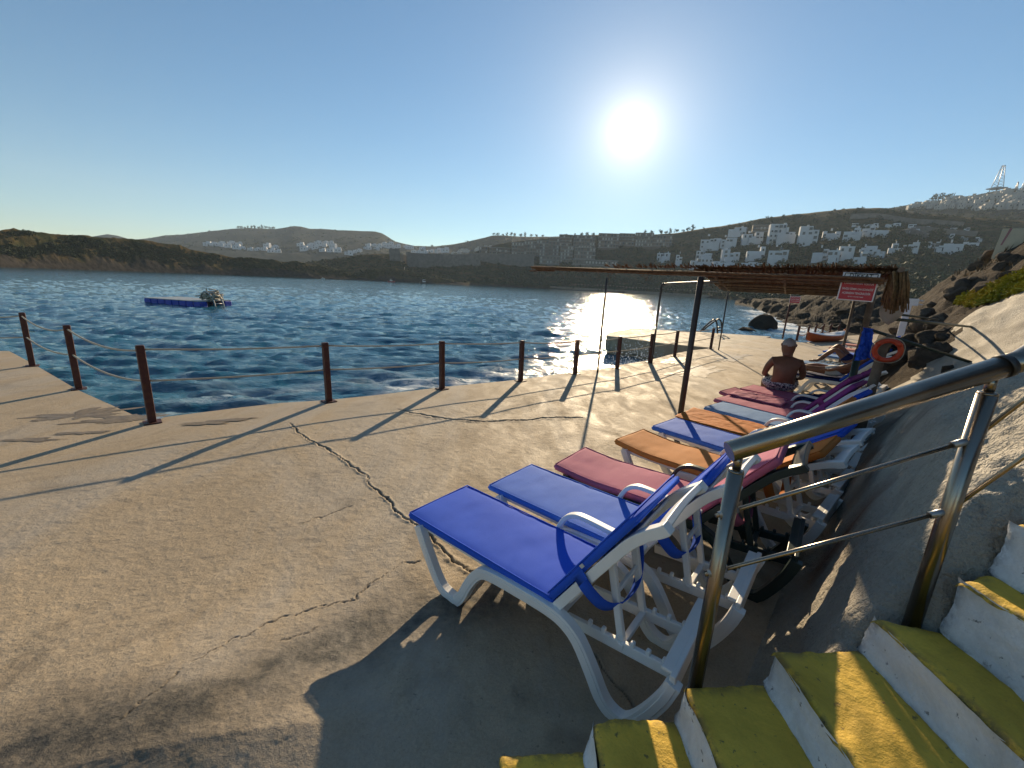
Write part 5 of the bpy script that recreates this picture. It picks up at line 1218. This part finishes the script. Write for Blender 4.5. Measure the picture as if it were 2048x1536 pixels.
hl = [
 (Z2, 260, 460, 460, 600, 'wide white terraced house block, leftmost of the upper white row'), (Z2, 460, 620, 480, 592, 'white block adjoining the leftmost upper white terrace'),
 (Z2, 545, 725, 392, 472, 'pale house above the leftmost white terraces, near the resort'), (Z2, 675, 880, 440, 550, 'white house with a row of tall windows, below the unfinished dark one'),
 (Z2, 935, 1200, 360, 550, 'tallest stepped white villa in the middle of the upper row'), (Z2, 1245, 1440, 375, 560, 'narrow tall white villa right of the stepped one'),
 (Z2, 1500, 1680, 410, 500, 'low wide white house right of the tall villas'), (Z2, 1715, 1900, 392, 512, 'white house below the stone terrace walls'), (Z2, 1905, 2030, 380, 480, 'grey white house at the foot of the terrace walls'),
 (Z2, 215, 375, 622, 700, 'flat white house with a wide dark loggia in the lower left of the white houses'), (Z2, 460, 640, 612, 750, 'white house with a stepped side, second in the lower row'), (Z2, 720, 900, 600, 722, 'white house with two small square windows in the lower row'),
 (Z2, 940, 1145, 572, 740, 'tall white house under the stepped villa in the lower row'), (Z2, 1395, 1550, 612, 740, 'blank white house with few windows in the lower row'), (Z2, 1550, 1665, 640, 762, 'blank white cube beside the other blank house'),
 (Z2, 1655, 1810, 600, 730, 'white house with terraces left of the red sign, lower row'), (Z2, 1812, 1940, 640, 772, 'white house above the red warning sign, lower row'), (Z2, 1890, 2048, 596, 690, 'long white house right above the canopy corner'),
 (Z2, 150, 370, 705, 782, 'row house roof just showing over the reed roof, left'), (Z2, 375, 600, 738, 802, 'white house showing over the reed roof, second from left'), (Z2, 670, 890, 748, 802, 'white house top over the reed roof above the canopy post'), (Z2, 1000, 1195, 765, 802, 'low white parapet over the reed roof, farthest right'),
 (Z2, 0, 65, 640, 770, 'slim white house at the left edge of the white houses'), (Z2, -140, -60, 655, 745, 'white house among dark trees left of the white houses'), (Z2, -190, -130, 660, 740, 'greyish house next to the resort trees'),
 (Z3, 0, 100, 808, 942, 'white house on the slope left of the bright roofed one'), (Z3, 250, 440, 808, 912, 'white villa at the right end of the upper row'), (Z3, 250, 400, 1075, 1150, 'long white house with one dark window right of the sign'),
 (Z3, 430, 540, 990, 1120, 'white house with two wings on the right slope'), (Z3, 545, 640, 1020, 1100, 'right wing house next to the two winged one'), (Z3, 660, 790, 1002, 1110, 'cream white house with balconies on the right slope'),
 (Z3, 870, 985, 988, 1052, 'small white house left of the long villas'), (Z3, 980, 1075, 985, 1110, 'pale house joined to the long villas'), (Z3, 1070, 1310, 980, 1112, 'long white villa with dark verandas nearest the rocky slope'), (Z3, 1310, 1500, 985, 1062, 'low white house behind the rocky slope edge')]
for i, (Zf, a, b, c, d, lb) in enumerate(hl):
    (x0, y0), (x1, y1) = Zf(a, c), Zf(b, d); house(H_town, x0, x1, y0, y1, lb, 100+i)
house(H_town, *[Z2(785, 0)[0], Z2(960, 0)[0]], Z2(0, 368)[1], Z2(0, 432)[1], 'unfinished dark brown house above the white rows', 77, 'brown_wall', 'brown buildings on the hill')
# rows of small houses on the terraces and their stone walls
lowrow = [(20, 100, 745, 775), (160, 330, 752, 775), (410, 580, 770, 800), (680, 770, 782, 812), (840, 930, 800, 828), (1010, 1100, 812, 842), (1170, 1250, 818, 848), (1330, 1400, 822, 852), (640, 800, 848, 882), (850, 1030, 885, 912), (1140, 1220, 895, 930), (1300, 1380, 910, 945), (1470, 1550, 915, 950)]
for i, (a, b, c, d) in enumerate(lowrow):
    (x0, y0), (x1, y1) = Z3(a, c), Z3(b, d); house(H_town, x0, x1, y0, y1, 'small white bungalow in a row on the walled terraces', 300+i, group='bungalows on the terraces', name='white_bungalow')
def hill_wall(hill, pts, hgt, label, mat='wallgrey', name='retaining_wall', th=1.2, group=None, cat='wall'):
    P = [hill.at(*q) for q in pts]; t = empty(name, P[0], 0, label, cat, group); m = MB()
    for a, b in zip(P[:-1], P[1:]): m.bar(a-P[0]+Vector((0, 0, hgt/2-1.5)), b-P[0]+Vector((0, 0, hgt/2-1.5)), th, hgt+3)
    m.build('wall', M[mat], t); return t
hill_wall(H_town, [Z3(0, 690), Z3(300, 690), Z3(700, 735), Z3(1000, 765), Z3(1320, 785)], 3.6, 'long pale stone retaining wall across the hill, upper of the two')
hill_wall(H_town, [Z3(590, 905), Z3(820, 860), Z3(1200, 880), Z3(1480, 895)], 3.0, 'shorter pale retaining wall below the long one')
hill_wall(H_town, [Z3(700, 905), Z3(800, 940), Z3(880, 960)], 4.0, 'stepped stone wall at the dark trees below the terraces')
# the brown terraced resort
Z1 = lambda x, y: (1000+x/4.096, 380+y/4.096)
rs = [(90, 190, 440, 545, 'leftmost low'), (190, 290, 432, 545, 'second'), (290, 390, 412, 540, 'third'), (390, 480, 402, 545, 'fourth'), (480, 585, 376, 470, 'tall left'), (485, 590, 470, 605, 'lower left'), (595, 770, 372, 480, 'broad upper'), (600, 770, 480, 600, 'broad lower'), (800, 965, 366, 480, 'skyline'), (970, 1095, 366, 460, 'right skyline'), (1100, 1245, 362, 470, 'far right upper'), (1245, 1400, 385, 470, 'rightmost sloping')]
for i, (a, b, c, d, w) in enumerate(rs):
    (x0, y0), (x1, y1) = Z1(a, c), Z1(b, d); house(H_town, x0, x1, y0, y1, f'brown flat roofed resort block with floor slabs, {w} one of the stepped group', 500+i, 'brown_wall', 'brown buildings on the hill', name='resort_block', turn=.05)
for i, (a, b, c, d, w) in enumerate([(320, 480, 545, 608, 'left'), (590, 950, 572, 612, 'long right')]):
    (x0, y0), (x1, y1) = Z1(a, c), Z1(b, d); house(H_town, x0, x1, y0, y1, f'low {w} resort wing with openings at the foot of the brown blocks', 540+i, 'wallgrey', 'brown buildings on the hill', name='resort_wing', turn=.05)
Z6 = lambda x, y: (780+x/5.535, 450+y/5.535)
for i, (a, b, c, d, w) in enumerate([(985, 1080, 245, 322, 'square tower like'), (1095, 1200, 252, 335, 'narrow'), (1200, 1330, 268, 335, 'wide low')]):
    (x0, y0), (x1, y1) = Z6(a, c), Z6(b, d); house(H_town, x0, x1, y0, y1, f'{w} grey brown building at the left foot of the resort', 560+i, 'brown_wall', 'brown buildings on the hill', name='resort_block', turn=0)
hill_wall(H_mid, [Z6(0, 400), Z6(110, 400)], 9, 'dark fort like wall on the low green hill across the bay', 'wallgrey', 'fort_wall', 3)
hill_wall(H_mid, [Z6(110, 402), Z6(170, 408)], 5, 'broken end of the fort like wall, coloured as if sunlit', 'sand', 'fort_wall', 3)  # sunlight put into the colour: paler material than the rest of the wall
hill_wall(H_mid, [Z6(300, 385), Z6(560, 392), Z6(730, 392)], 5, 'long low stone wall to the right of the fort like wall', 'brown_wall', 'retaining_wall', 2)
hill_wall(H_mid, [Z6(190, 445), Z6(600, 450), Z6(1000, 455)], 10, 'tall grey retaining wall below the long stone wall', 'wallgrey', 'retaining_wall', 2)
hill_wall(H_town, [Z6(870, 455), Z6(1200, 458), Z6(1590, 455)], 11, 'grey retaining wall under the resort', 'wallgrey', 'retaining_wall', 2)
# beach and its far promenade
hill_wall(H_town, [(1100, 574.5), (1250, 583), (1420, 593)], .8, 'pale promenade edge above the beach', 'sand', 'promenade_wall', 1.5)
for i in range(46):
    x = 1150+i*6.4; p = H_town.at(x, 573.5+(x-1150)*.062); o = obj('beach_parasol', _parts.setdefault('par', MB().tube([(0, 0, 0), (0, 0, 2.3)], .10, 4).tube([(0, 0, 2.0), (0, 0, 2.6)], [1.2, .05], 8).mesh('beach_parasol', M['sand'])), None, label='tiny straw parasol in the row along the far beach', cat='parasol', group='parasols on the far beach'); o.location = p
# small far houses
def tiny_houses(hill, pts, group, label, mat, w=(9, 13), h=(4, 6)):
    rr = random.Random(len(pts))
    for k in range(4):
        m = MB(); W_ = rr.uniform(*w); Hh = rr.uniform(*h); m.box((0, 0, Hh/2-2), (W_, 8, Hh+4)); m.box((W_*.18, 1, Hh+1.0), (W_*.5, 6, 2.4)); m.box((-W_*.2, -4.04, Hh*.5), (W_*.12, .1, 1.5)); m.box((W_*.2, -4.04, Hh*.5), (W_*.12, .1, 1.5))
        me = m.mesh('far_house', M[mat]); me.materials.append(M['window'])
        mi = np.zeros(len(me.polygons), np.int32); mi[12:] = 1; me.polygons.foreach_set('material_index', mi); _parts[(group, k)] = me
    for (x, y) in pts:
        p = hill.at(x, y); o = obj('far_house', _parts[(group, rr.randrange(4))], None, label=label, cat='house', group=group); o.location = p; o.rotation_euler = (0, 0, -math.atan2(p.x, p.y)+rr.uniform(-.6, .6)); s = rr.uniform(.75, 1.2); o.scale = (s, s, s)
Z5 = lambda x, y: (380+x/3.938, 440+y/3.938)
L1 = [(140, 215), (190, 215), (250, 205), (255, 215), (300, 222), (330, 200), (370, 230), (390, 205), (410, 232), (478, 236), (530, 235), (585, 238), (610, 214), (640, 246), (672, 218), (690, 250)]
tiny_houses(H_mount, [Z5(*q) for q in L1], 'far white houses at the left end of the mountain', 'tiny white house in the left cluster on the far mountain', 'house')
L2 = [(872, 197), (955, 200), (1010, 197), (1068, 193), (1110, 200), (940, 220), (900, 250), (985, 245), (1020, 238), (1060, 225), (1075, 215), (1045, 262), (1130, 242), (1165, 268), (930, 230), (1105, 265)]
tiny_houses(H_mount, [Z5(*q) for q in L2], 'far white houses in the middle of the mountain', 'tiny white house in the middle cluster on the far mountain', 'house')
L3 = [(1405, 210), (1450, 212), (1490, 215), (1530, 195), (1545, 218), (1580, 200), (1590, 225), (1635, 222), (1400, 235), (1470, 240), (1250, 282), (1290, 270), (1330, 262), (1700, 225), (1720, 240), (1760, 262), (1800, 268), (1850, 268), (1740, 232), (1830, 238), (1900, 262), (1960, 262), (2010, 264)]
tiny_houses(H_mount, [Z5(*q) for q in L3], 'far white houses where the mountain falls away', 'tiny white house in the cluster right of the mountain cliff', 'house')
rr = random.Random(12); L4 = []
while len(L4) < 26:
    x, y = rr.uniform(250, 1300), rr.uniform(210, 330)
    if y > 400-.14*x and y < 330: L4.append((x, y))
tiny_houses(H_mount, [Z6(*q) for q in L4], 'far houses in the hazy saddle', 'tiny pale house in the hazy saddle left of the resort', 'house_cream', (7, 10), (3, 5))
L5 = []; rr = random.Random(13)
while len(L5) < 66:
    x, y = rr.uniform(560, 2040), rr.uniform(395, 620)
    lo = np.interp(x, [560, 850, 1250, 1600, 2048], [590, 540, 480, 440, 412]); hi = np.interp(x, [560, 1000, 1250, 1500, 2048], [615, 610, 575, 585, 610])
    if lo < y < hi and all(abs(x-q[0])+1.6*abs(y-q[1]) > 38 for q in L5): L5.append((x, y))
tiny_houses(H_top, [Z3(*q) for q in L5], 'white town houses on the hilltop', 'small white town house on the hilltop under the radio mast', 'house_cream', (6, 9), (3.5, 5.5))

# radio masts
def mast(px, py, pt, label, w=3.2, hill=H_top):
    p = hill.at(px, py); r = math.hypot(p.x, p.y); h = AT(px, pt, r).z-p.z; t = empty('radio_mast', p, 0, label, 'mast'); m = MB(); n = 9
    f = lambda k: w*(1-.8*k/n)/2
    for sx, sy in ((1, 1), (1, -1), (-1, 1), (-1, -1)): m.tube([(sx*f(0), sy*f(0), -2), (sx*f(n), sy*f(n), h)], .32, 4)
    m.build('mast_leg', M['galv'], t)
    b = MB()
    for k in range(n):
        z0, z1 = h*k/n, h*(k+1)/n
        for (a, c) in (((1, 1), (-1, 1)), ((-1, 1), (-1, -1)), ((-1, -1), (1, -1)), ((1, -1), (1, 1))): b.tube([(a[0]*f(k), a[1]*f(k), z0), (c[0]*f(k+1), c[1]*f(k+1), z1)], .20, 3)
    b.build('lattice', M['galv'], t)
    MB().box((0, 0, h*.12), (w*1.5, w*1.5, 1.2)).build('platform', M['galv'], t)
mast(1992, 383, 332, 'tall lattice radio mast on the hilltop', 9)
mast(2032, 379, 364, 'thin short mast right of the tall lattice mast', 2); mast(2046, 379, 358, 'mast at the right edge of the photo on the hilltop', 3)

# ================================================================== PLANTS
def leaf_blob(n, seed, size, spread=(1, 1, .8), leaf=.22):
    r = np.random.default_rng(seed); V = []; F = []
    cl = r.normal(size=(max(4, n//22), 3)); cl /= np.linalg.norm(cl, axis=1, keepdims=True); cl *= r.uniform(.35, .8, (len(cl), 1))
    for i in range(n):
        c = cl[r.integers(len(cl))]+r.normal(size=3)*.24; c = c*np.array(spread)*size; d = r.normal(size=3); d /= np.linalg.norm(d); e = np.cross(d, r.normal(size=3)); e /= np.linalg.norm(e); g = np.cross(d, e); s = leaf*size*r.uniform(.6, 1.4); b = len(V)
        V += [tuple(c+e*s), tuple(c+g*s*.6), tuple(c-e*s), tuple(c-g*s*.6+d*s*.3)]; F.append((b, b+1, b+2, b+3))
    return np.array(V), np.array(F)
BLOBS = [leaf_blob(46, 40+k, 1.0, leaf=.26) for k in range(6)]
def scatter(name, pts, sizes, mat, label, seed, flat=.75):
    r = np.random.default_rng(seed); Vs = []; Fs = []; n = 0
    for p, s in zip(pts, sizes):
        V, F = BLOBS[r.integers(len(BLOBS))]; a = r.uniform(0, 6.28); R = np.array([[math.cos(a), -math.sin(a), 0], [math.sin(a), math.cos(a), 0], [0, 0, 1]])
        Vs.append((V*np.array([1, 1, flat])) @ R.T*s+np.array(p)+np.array([0, 0, s*.3])); Fs.append(F+n); n += len(V)
    me = mesh_np(name, np.concatenate(Vs), np.concatenate(Fs), [mat]); o = obj(name, me, None, kind='stuff'); o['label'] = label
rr = random.Random(21)
def hill_pts(hill, n, region, dens):
    out = []
    while len(out) < n:
        x = rr.uniform(region[0], region[1]); sy = np.interp(x, hill.sx, hill.sy); cyy = np.interp(x, hill.cx, hill.cyy); t = rr.uniform(region[2], region[3])
        if dens(x, t) < rr.random(): continue
        out.append(hill.at(x, sy+(cyy-sy)*t))
    return out
P = hill_pts(H_head, 1900, (-200, 560, .30, .90), lambda x, t: .04+1.9*max(0, float(vnoise(x*.022, t*4.5, 5))+.12)*(1.15-t*.7)); scatter('headland_scrub', P, [rr.uniform(.4, 1.05) for _ in P], M['bush'], 'dark green maquis scrub covering the left headland', 1)
P = hill_pts(H_head, 420, (560, 930, .4, .85), lambda x, t: .6); scatter('shore_scrub', P, [rr.uniform(.6, 1.3) for _ in P], M['bush'], 'low scrub on the right end of the headland', 2)
P = hill_pts(H_mid, 900, (570, 1140, .1, 1), lambda x, t: .8); scatter('fort_hill_scrub', P, [rr.uniform(.8, 1.9) for _ in P], M['bush'], 'green scrub on the low hill with the fort like wall', 3)
P = hill_pts(H_town, 2600, (900, 2040, .03, .80), lambda x, t: 1.0 if t < .42 else .55); scatter('hillside_trees', P, [rr.uniform(1.6, 3.6) for _ in P], M['tree'], 'mixed trees and scrub filling the slope between the houses', 4, .9)
P = hill_pts(H_town, 420, (1380, 2040, .82, 1.0), lambda x, t: .8); scatter('ridge_scrub', P, [rr.uniform(1.0, 2.4) for _ in P], M['tree'], 'scrub along the crest of the town hill', 5)
P = hill_pts(H_top, 330, (1700, 2048, .25, .97), lambda x, t: .8); scatter('hilltop_trees', P, [rr.uniform(2.0, 4.2) for _ in P], M['tree'], 'trees between the hilltop town houses', 6)
P = hill_pts(H_mount, 700, (300, 1300, .3, .99), lambda x, t: .7); scatter('mountain_scrub', P, [rr.uniform(2.0, 4.5) for _ in P], M['tree'], 'scrub woodland on the far mountain', 7, .7)
# trees one can tell apart
def tree_mesh(seed, palm=False):
    V, F = leaf_blob(150, seed, 1.0, (1, 1, .95), .17); V = V*1.15+np.array([0, 0, 1.15]); return mesh_np('crown', V, F, [M['tree']])
crowns = [tree_mesh(s) for s in (1, 2, 3, 4)]; trunkm = MB().tube([(0, 0, -.6), (.05, 0, .7), (.0, .05, 1.7)], [.13, .10, .06], 6).tube([(.03, 0, .9), (.35, .1, 1.7)], [.06, .03], 4).tube([(.02, .02, 1.0), (-.3, -.15, 1.8)], [.06, .03], 4).mesh('trunk', M['trunk'])
def tree(p, s, label, group, k):
    t = empty('tree', p, k*1.3, label, 'tree', group); t.scale = (s, s, s*1.05); obj('crown', crowns[k % 4], t); obj('trunk', trunkm, t)
for i, x in enumerate([477, 484, 490, 496, 503, 510, 517, 524, 531, 539, 546]): tree(H_mount.at(x, np.interp(x, H_mount.cx, H_mount.cyy)+1.2), rr.uniform(2.8, 4.2), 'tree in the line standing on the crest of the far mountain', 'trees on the mountain crest', i)
for i, x in enumerate([988, 996, 1006, 1014, 1022, 1030, 1041, 1050, 1062, 1073, 1085]): tree(H_mount.at(x, np.interp(x, H_mount.cx, H_mount.cyy)+1.0), rr.uniform(2.2, 3.8), 'tree on the hazy ridge left of the resort', 'trees on the hazy ridge', i)
for i, x in enumerate([1131, 1137, 1144, 1149, 1162, 1175, 1186, 1290, 1302, 1322, 1331, 1340, 1352, 1366, 1375, 1385]): tree(H_town.at(x, np.interp(x, H_town.cx, H_town.cyy)+1.0), rr.uniform(1.5, 2.6), 'small tree on the ridge above the brown resort', 'trees on the resort ridge', i)
for i, x in enumerate([1864, 1871, 1876, 1884, 1893, 1902]): tree(H_top.at(x, np.interp(x, H_top.cx, H_top.cyy)+.8), rr.uniform(2.4, 3.6) if x != 1871 else 5.2, 'round crowned tree on the hilltop skyline', 'trees on the hilltop skyline', i)
tp = [(Z2(60, 600), 5.0), (Z2(230, 590), 5.5), (Z2(640, 560), 4.5), (Z2(905, 520), 4.5), (Z2(1180, 520), 4.6), (Z2(1250, 660), 6.5), (Z2(1330, 680), 6), (Z2(1200, 700), 5), (Z2(670, 700), 4.5), (Z2(420, 690), 4), (Z2(1620, 560), 4.8), (Z2(1460, 540), 4.4), (Z3(500, 900), 5), (Z3(560, 940), 5.5), (Z3(960, 950), 5.5), (Z3(1040, 940), 5), (Z3(840, 1100), 5.2), (Z3(610, 1160), 5)]
for i, (q, s) in enumerate(tp): tree(H_town.at(*q), s*.62, 'dark rounded tree between the white houses', 'trees among the white houses', i)

# ================================================================== ROCKS
def rock_mesh(seed, sub=4, soft=0):
    v, f = bmesh_ico(sub); v = np.array(v); n = v/np.linalg.norm(v, axis=1, keepdims=True); rg = np.random.default_rng(seed)
    d = np.ones(len(v))
    for k in range(14):                   # cut facets, as broken stone has
        ax = rg.normal(size=3); ax /= np.linalg.norm(ax); c = rg.uniform(.55, .9)+soft; q = n @ ax*d; d = np.where(q > c, d*c/np.maximum(q, 1e-6), d)
    d = d*(1+.10*fbm(n[:, 0]*2+seed, n[:, 1]*2+n[:, 2]*1.7, 4, seed)+.05*fbm(n[:, 0]*7+n[:, 2]*5, n[:, 1]*7, 3, seed+1)); v = n*d[:, None]
    me = mesh_np('boulder', v, np.array(f), [M['boulder_rock']], True); return me
ROCKS = [rock_mesh(s) for s in range(60, 66)]; ROUND = rock_mesh(70, 4, .25)
def boulder(p, s, label, group=None, k=0, mat=None, rz=0, tilt=0):
    me = ROCKS[k % len(ROCKS)]
    if mat: me = me.copy(); me.materials.clear(); me.materials.append(mat)
    o = obj('boulder', me, None, label=label, cat='rock', group=group); o.location = p; o.scale = s; o.rotation_euler = (tilt, tilt*.5, rz); return o
g = G(1527, 657, ZW); w = (G(1548, 657, ZW)-G(1506, 657, ZW)).length; bo = boulder(g+Vector((0, 0, .05)), (w*.42, w*.42, w*.42), 'round dark boulder standing in the foam off the deck', None, 1, M['dark_rock']); bo.data = ROUND; ROUND.materials.clear(); ROUND.materials.append(M['dark_rock'])
g = G(1495, 662, ZW); w = (G(1506, 662, ZW)-G(1484, 662, ZW)).length; boulder(g, (w/2, w/2, w*.3), 'small dark rock awash left of the round boulder', None, 2, M['dark_rock'])
def slope_rock(px, py, wpx, hk, label, k, group=None, mat=None, tilt=.2, sink=.25):
    h = bank_hit(px, py)
    if h is None: return
    p, s, d = h; r = math.hypot(p.x, p.y); w = (AT(px+wpx/2, py, r)-AT(px-wpx/2, py, r)).length/2
    boulder(p-Vector((0, 0, w*hk*sink)), (w, w*.8, w*hk), label, group, k, mat, rz=rr.uniform(0, 6), tilt=tilt)
slope_rock(1835, 590, 120, .55, 'large smooth grey rock slab behind the white post', 0, tilt=.45)
slope_rock(1880, 545, 60, .6, 'rounded rock with a sunlit left edge above the large slab', 1)
slope_rock(1916, 517, 17, .8, 'small pale boulder on the crest of the rocky slope', 3, mat=M['house_cream'])
slope_rock(1868, 610, 50, .5, 'flat grey stone below the yellow green plants', 2)
slope_rock(1930, 560, 46, .6, 'rock wedged above the yellow green plants', 4)
slope_rock(1985, 508, 70, .5, 'long low rock under the cream wall', 5)
for i in range(38):
    slope_rock(rr.uniform(1790, 2046), rr.uniform(500, 590), rr.uniform(20, 70), rr.uniform(.55, .85), 'weathered grey boulder among others on the rocky slope', i, 'boulders on the rocky slope')
for i in range(26):
    slope_rock(rr.uniform(1765, 1900), rr.uniform(625, 740), rr.uniform(40, 95), rr.uniform(.6, .9), 'dark shaded rock at the foot of the slope behind the lifebuoy', i, 'rocks at the foot of the slope', None, .3, .1)
for i in range(34):
    x = rr.uniform(1480, 1730); t = rr.uniform(.0, .75); sy = np.interp(x, H_shore.sx, H_shore.sy); cyy = np.interp(x, H_shore.cx, H_shore.cyy); p = H_shore.at(x, sy+(cyy-sy)*t); s = rr.uniform(.35, 1.1)*math.hypot(p.x, p.y)/75
    boulder(p, (s*1.5, s, s*.7), 'dark wet rock on the shore beyond the deck', 'rocks along the shore', i, M['dark_rock'], rz=rr.uniform(0, 6), tilt=.3)
# yellow green succulents along the top of the concrete bank
def ground_cover():
    pts = []; sz = []
    poly = [(1905, 608), (1940, 588), (1990, 570), (2048, 545), (2110, 520), (2110, 572), (2048, 584), (1990, 606), (1940, 618)]
    def inside(x, y):
        c = False
        for (x1, y1), (x2, y2) in zip(poly, poly[1:]+poly[:1]):
            if (y1 > y) != (y2 > y) and x < (x2-x1)*(y-y1)/(y2-y1)+x1: c = not c
        return c
    while len(pts) < 900:
        x, y = rr.uniform(1900, 2110), rr.uniform(500, 625)
        if not inside(x, y): continue
        h = bank_hit(x, y)
        if h: pts.append(h[0]); sz.append(rr.uniform(.035, .08))
    r = np.random.default_rng(5); Vs = []; Fs = []; n = 0
    fl = [leaf_blob(40, 90+k, 1.0, (1, 1, .6), .22) for k in range(4)]
    for p, s in zip(pts, sz):
        V, F = fl[r.integers(4)]; Vs.append(V*s*1.6+np.array(p)+np.array([0, 0, s*.4])); Fs.append(F+n); n += len(V)
    o = obj('ground_cover', mesh_np('ground_cover', np.concatenate(Vs), np.concatenate(Fs), [M['succulent']]), None, kind='stuff'); o['label'] = 'yellow green succulent ground cover along the top of the bank'
ground_cover()
def dry_grass():
    pts = []; r = np.random.default_rng(15); V = []; F = []
    for i in range(2600):
        s, d = r.uniform(12, 60), r.uniform(2.6, 9)
        if vnoise(s*.3, d*.5, 3) < -.05: continue
        x, y = rowxy(s, d); z = float(bank_z(np.array([s]), np.array([d]))[0]); L = r.uniform(.12, .34)
        for k in range(3):
            a = r.uniform(0, 6.28); w = .03; b = len(V); dx, dy = math.cos(a), math.sin(a); V += [(x-dy*w, y+dx*w, z-.03), (x+dy*w, y-dx*w, z-.03), (x+dx*L*.5, y+dy*L*.5, z+L)]; F.append((b, b+1, b+2))
    o = obj('dry_grass', mesh_np('dry_grass', np.array(V), np.array(F), [M['straw']]), None, kind='stuff'); o['label'] = 'dry yellow grass tufts on the rocky slope'
dry_grass()
# cream wall at the top of the rocky slope
def cream_wall():
    a, b = AT(1990, 490, 30), AT(2120, 494, 30); ta, tb = AT(2006, 457, 30), AT(2125, 455, 30)
    t = empty('cream_wall', a, 0, 'cream rendered wall with a pink stripe at the top of the rocky slope', 'wall'); n = Vector((a.y-b.y, b.x-a.x, 0)).normalized()
    if n.y < 0: n = -n
    V = [a, b, tb, ta]; V = [v-a-Vector((0, 0, .6 if i < 2 else 0)) for i, v in enumerate(V)]; V += [v+n*.5 for v in V]
    me = bpy.data.meshes.new('wall'); me.from_pydata(V, [], [(0, 1, 2, 3), (7, 6, 5, 4), (0, 4, 5, 1), (1, 5, 6, 2), (2, 6, 7, 3), (3, 7, 4, 0)]); me.materials.append(M['slope_cream']); obj('wall', me, t)
    w = lambda s, k: (a.lerp(b, s)).lerp(ta.lerp(tb, s), k)-a-n*.012
    me = bpy.data.meshes.new('stripe'); me.from_pydata([w(.085, 0), w(.115, 0), w(.175, 1), w(.125, 1)], [], [(0, 1, 2, 3)]); me.materials.append(M['pink_stripe']); so_ = obj('stripe', me, t); so_.modifiers.new('thick', 'SOLIDIFY').thickness = .02
cream_wall()

# ================================================================== BOATS
def hull_mesh(L, B, H, mat):
    V = []; n = 14
    for i in range(n):
        x = i/(n-1); w = B/2*min(1, (1-x)*2.2)**.6*(.85+.15*min(1, x*4)); V += [(x*L-L/2, -w, H*(1+.25*x)), (x*L-L/2, -w*.7, .0), (x*L-L/2, w*.7, 0), (x*L-L/2, w, H*(1+.25*x))]
    F = [(i*4+k, i*4+(k+1) % 4, i*4+4+(k+1) % 4, i*4+4+k) for i in range(n-1) for k in range(4)]+[(0, 1, 2, 3)]
    me = bpy.data.meshes.new('hull'); me.from_pydata(V, [], F); me.materials.append(mat); me.update(); return me
def boat(px, py, wpx, label, hull, sail=False, rise=0):
    r = 175; b = G(px, py, ZW); r = math.hypot(b.x, b.y)
    if r > 320 or r < 50: r = 260
    b = AT(px, py, r); L = (AT(px+wpx/2, py, r)-AT(px-wpx/2, py, r)).length; t = empty('sailing_boat' if sail else 'motor_boat', (b.x, b.y, ZW), -math.atan2(b.x, b.y)+.25, label, 'boat')
    obj('hull', hull_mesh(L, L*.32, L*.13, M[hull]), t)
    MB().box((-L*.05, 0, L*.19), (L*.30, L*.20, L*.12)).build('cabin', M['white_boat'], t, bevel=.1)
    if sail:
        MB().tube([(L*.05, 0, 0), (L*.05, 0, L*1.35)], L*.014, 6).build('mast', M['galv'], t); MB().tube([(L*.05, 0, L*.32), (-L*.38, 0, L*.32)], L*.016, 6).build('boom', M['galv'], t)
    else:
        m = MB()
        for y in (-1, 1): m.tube([(-L*.2, y*L*.09, L*.2), (-L*.16, y*L*.09, L*.40), (L*.06, y*L*.09, L*.38)], L*.016, 5)
        m.box((-L*.06, 0, L*.40), (L*.26, L*.22, L*.02)); m.build('awning_frame', M['white_boat'], t)
boat(808, 564, 22, 'moored sailing boat with a bare mast below the fort like wall', 'galv', True)
boat(783, 561, 15, 'small red hulled motor boat left of the sailing boat', 'red_boat')
boat(849, 567, 19, 'white motor boat with a dark hull right of the sailing boat', 'dark_metal')
boat(646, 556, 8, 'tiny white dinghy near the headland shore', 'white_boat')

# ================================================================== HAZE
def haze():
    me = MB().box((100, 780, 143), (3400, 2000, 300)).mesh('haze'); m = bpy.data.materials.new('thin_air'); m.use_nodes = True; nt = m.node_tree; nt.nodes.clear()
    out = nt.nodes.new('ShaderNodeOutputMaterial'); v = nt.nodes.new('ShaderNodeVolumePrincipled'); v.inputs['Color'].default_value = (.72, .86, 1.0, 1); v.inputs['Density'].default_value = HAZE; v.inputs['Anisotropy'].default_value = .1
    nt.links.new(v.outputs[0], out.inputs['Volume']); me.materials.append(m); o = obj('haze', me, None, kind='stuff'); o['label'] = 'thin sea haze lying over the whole bay'
HAZE = .00019
haze()
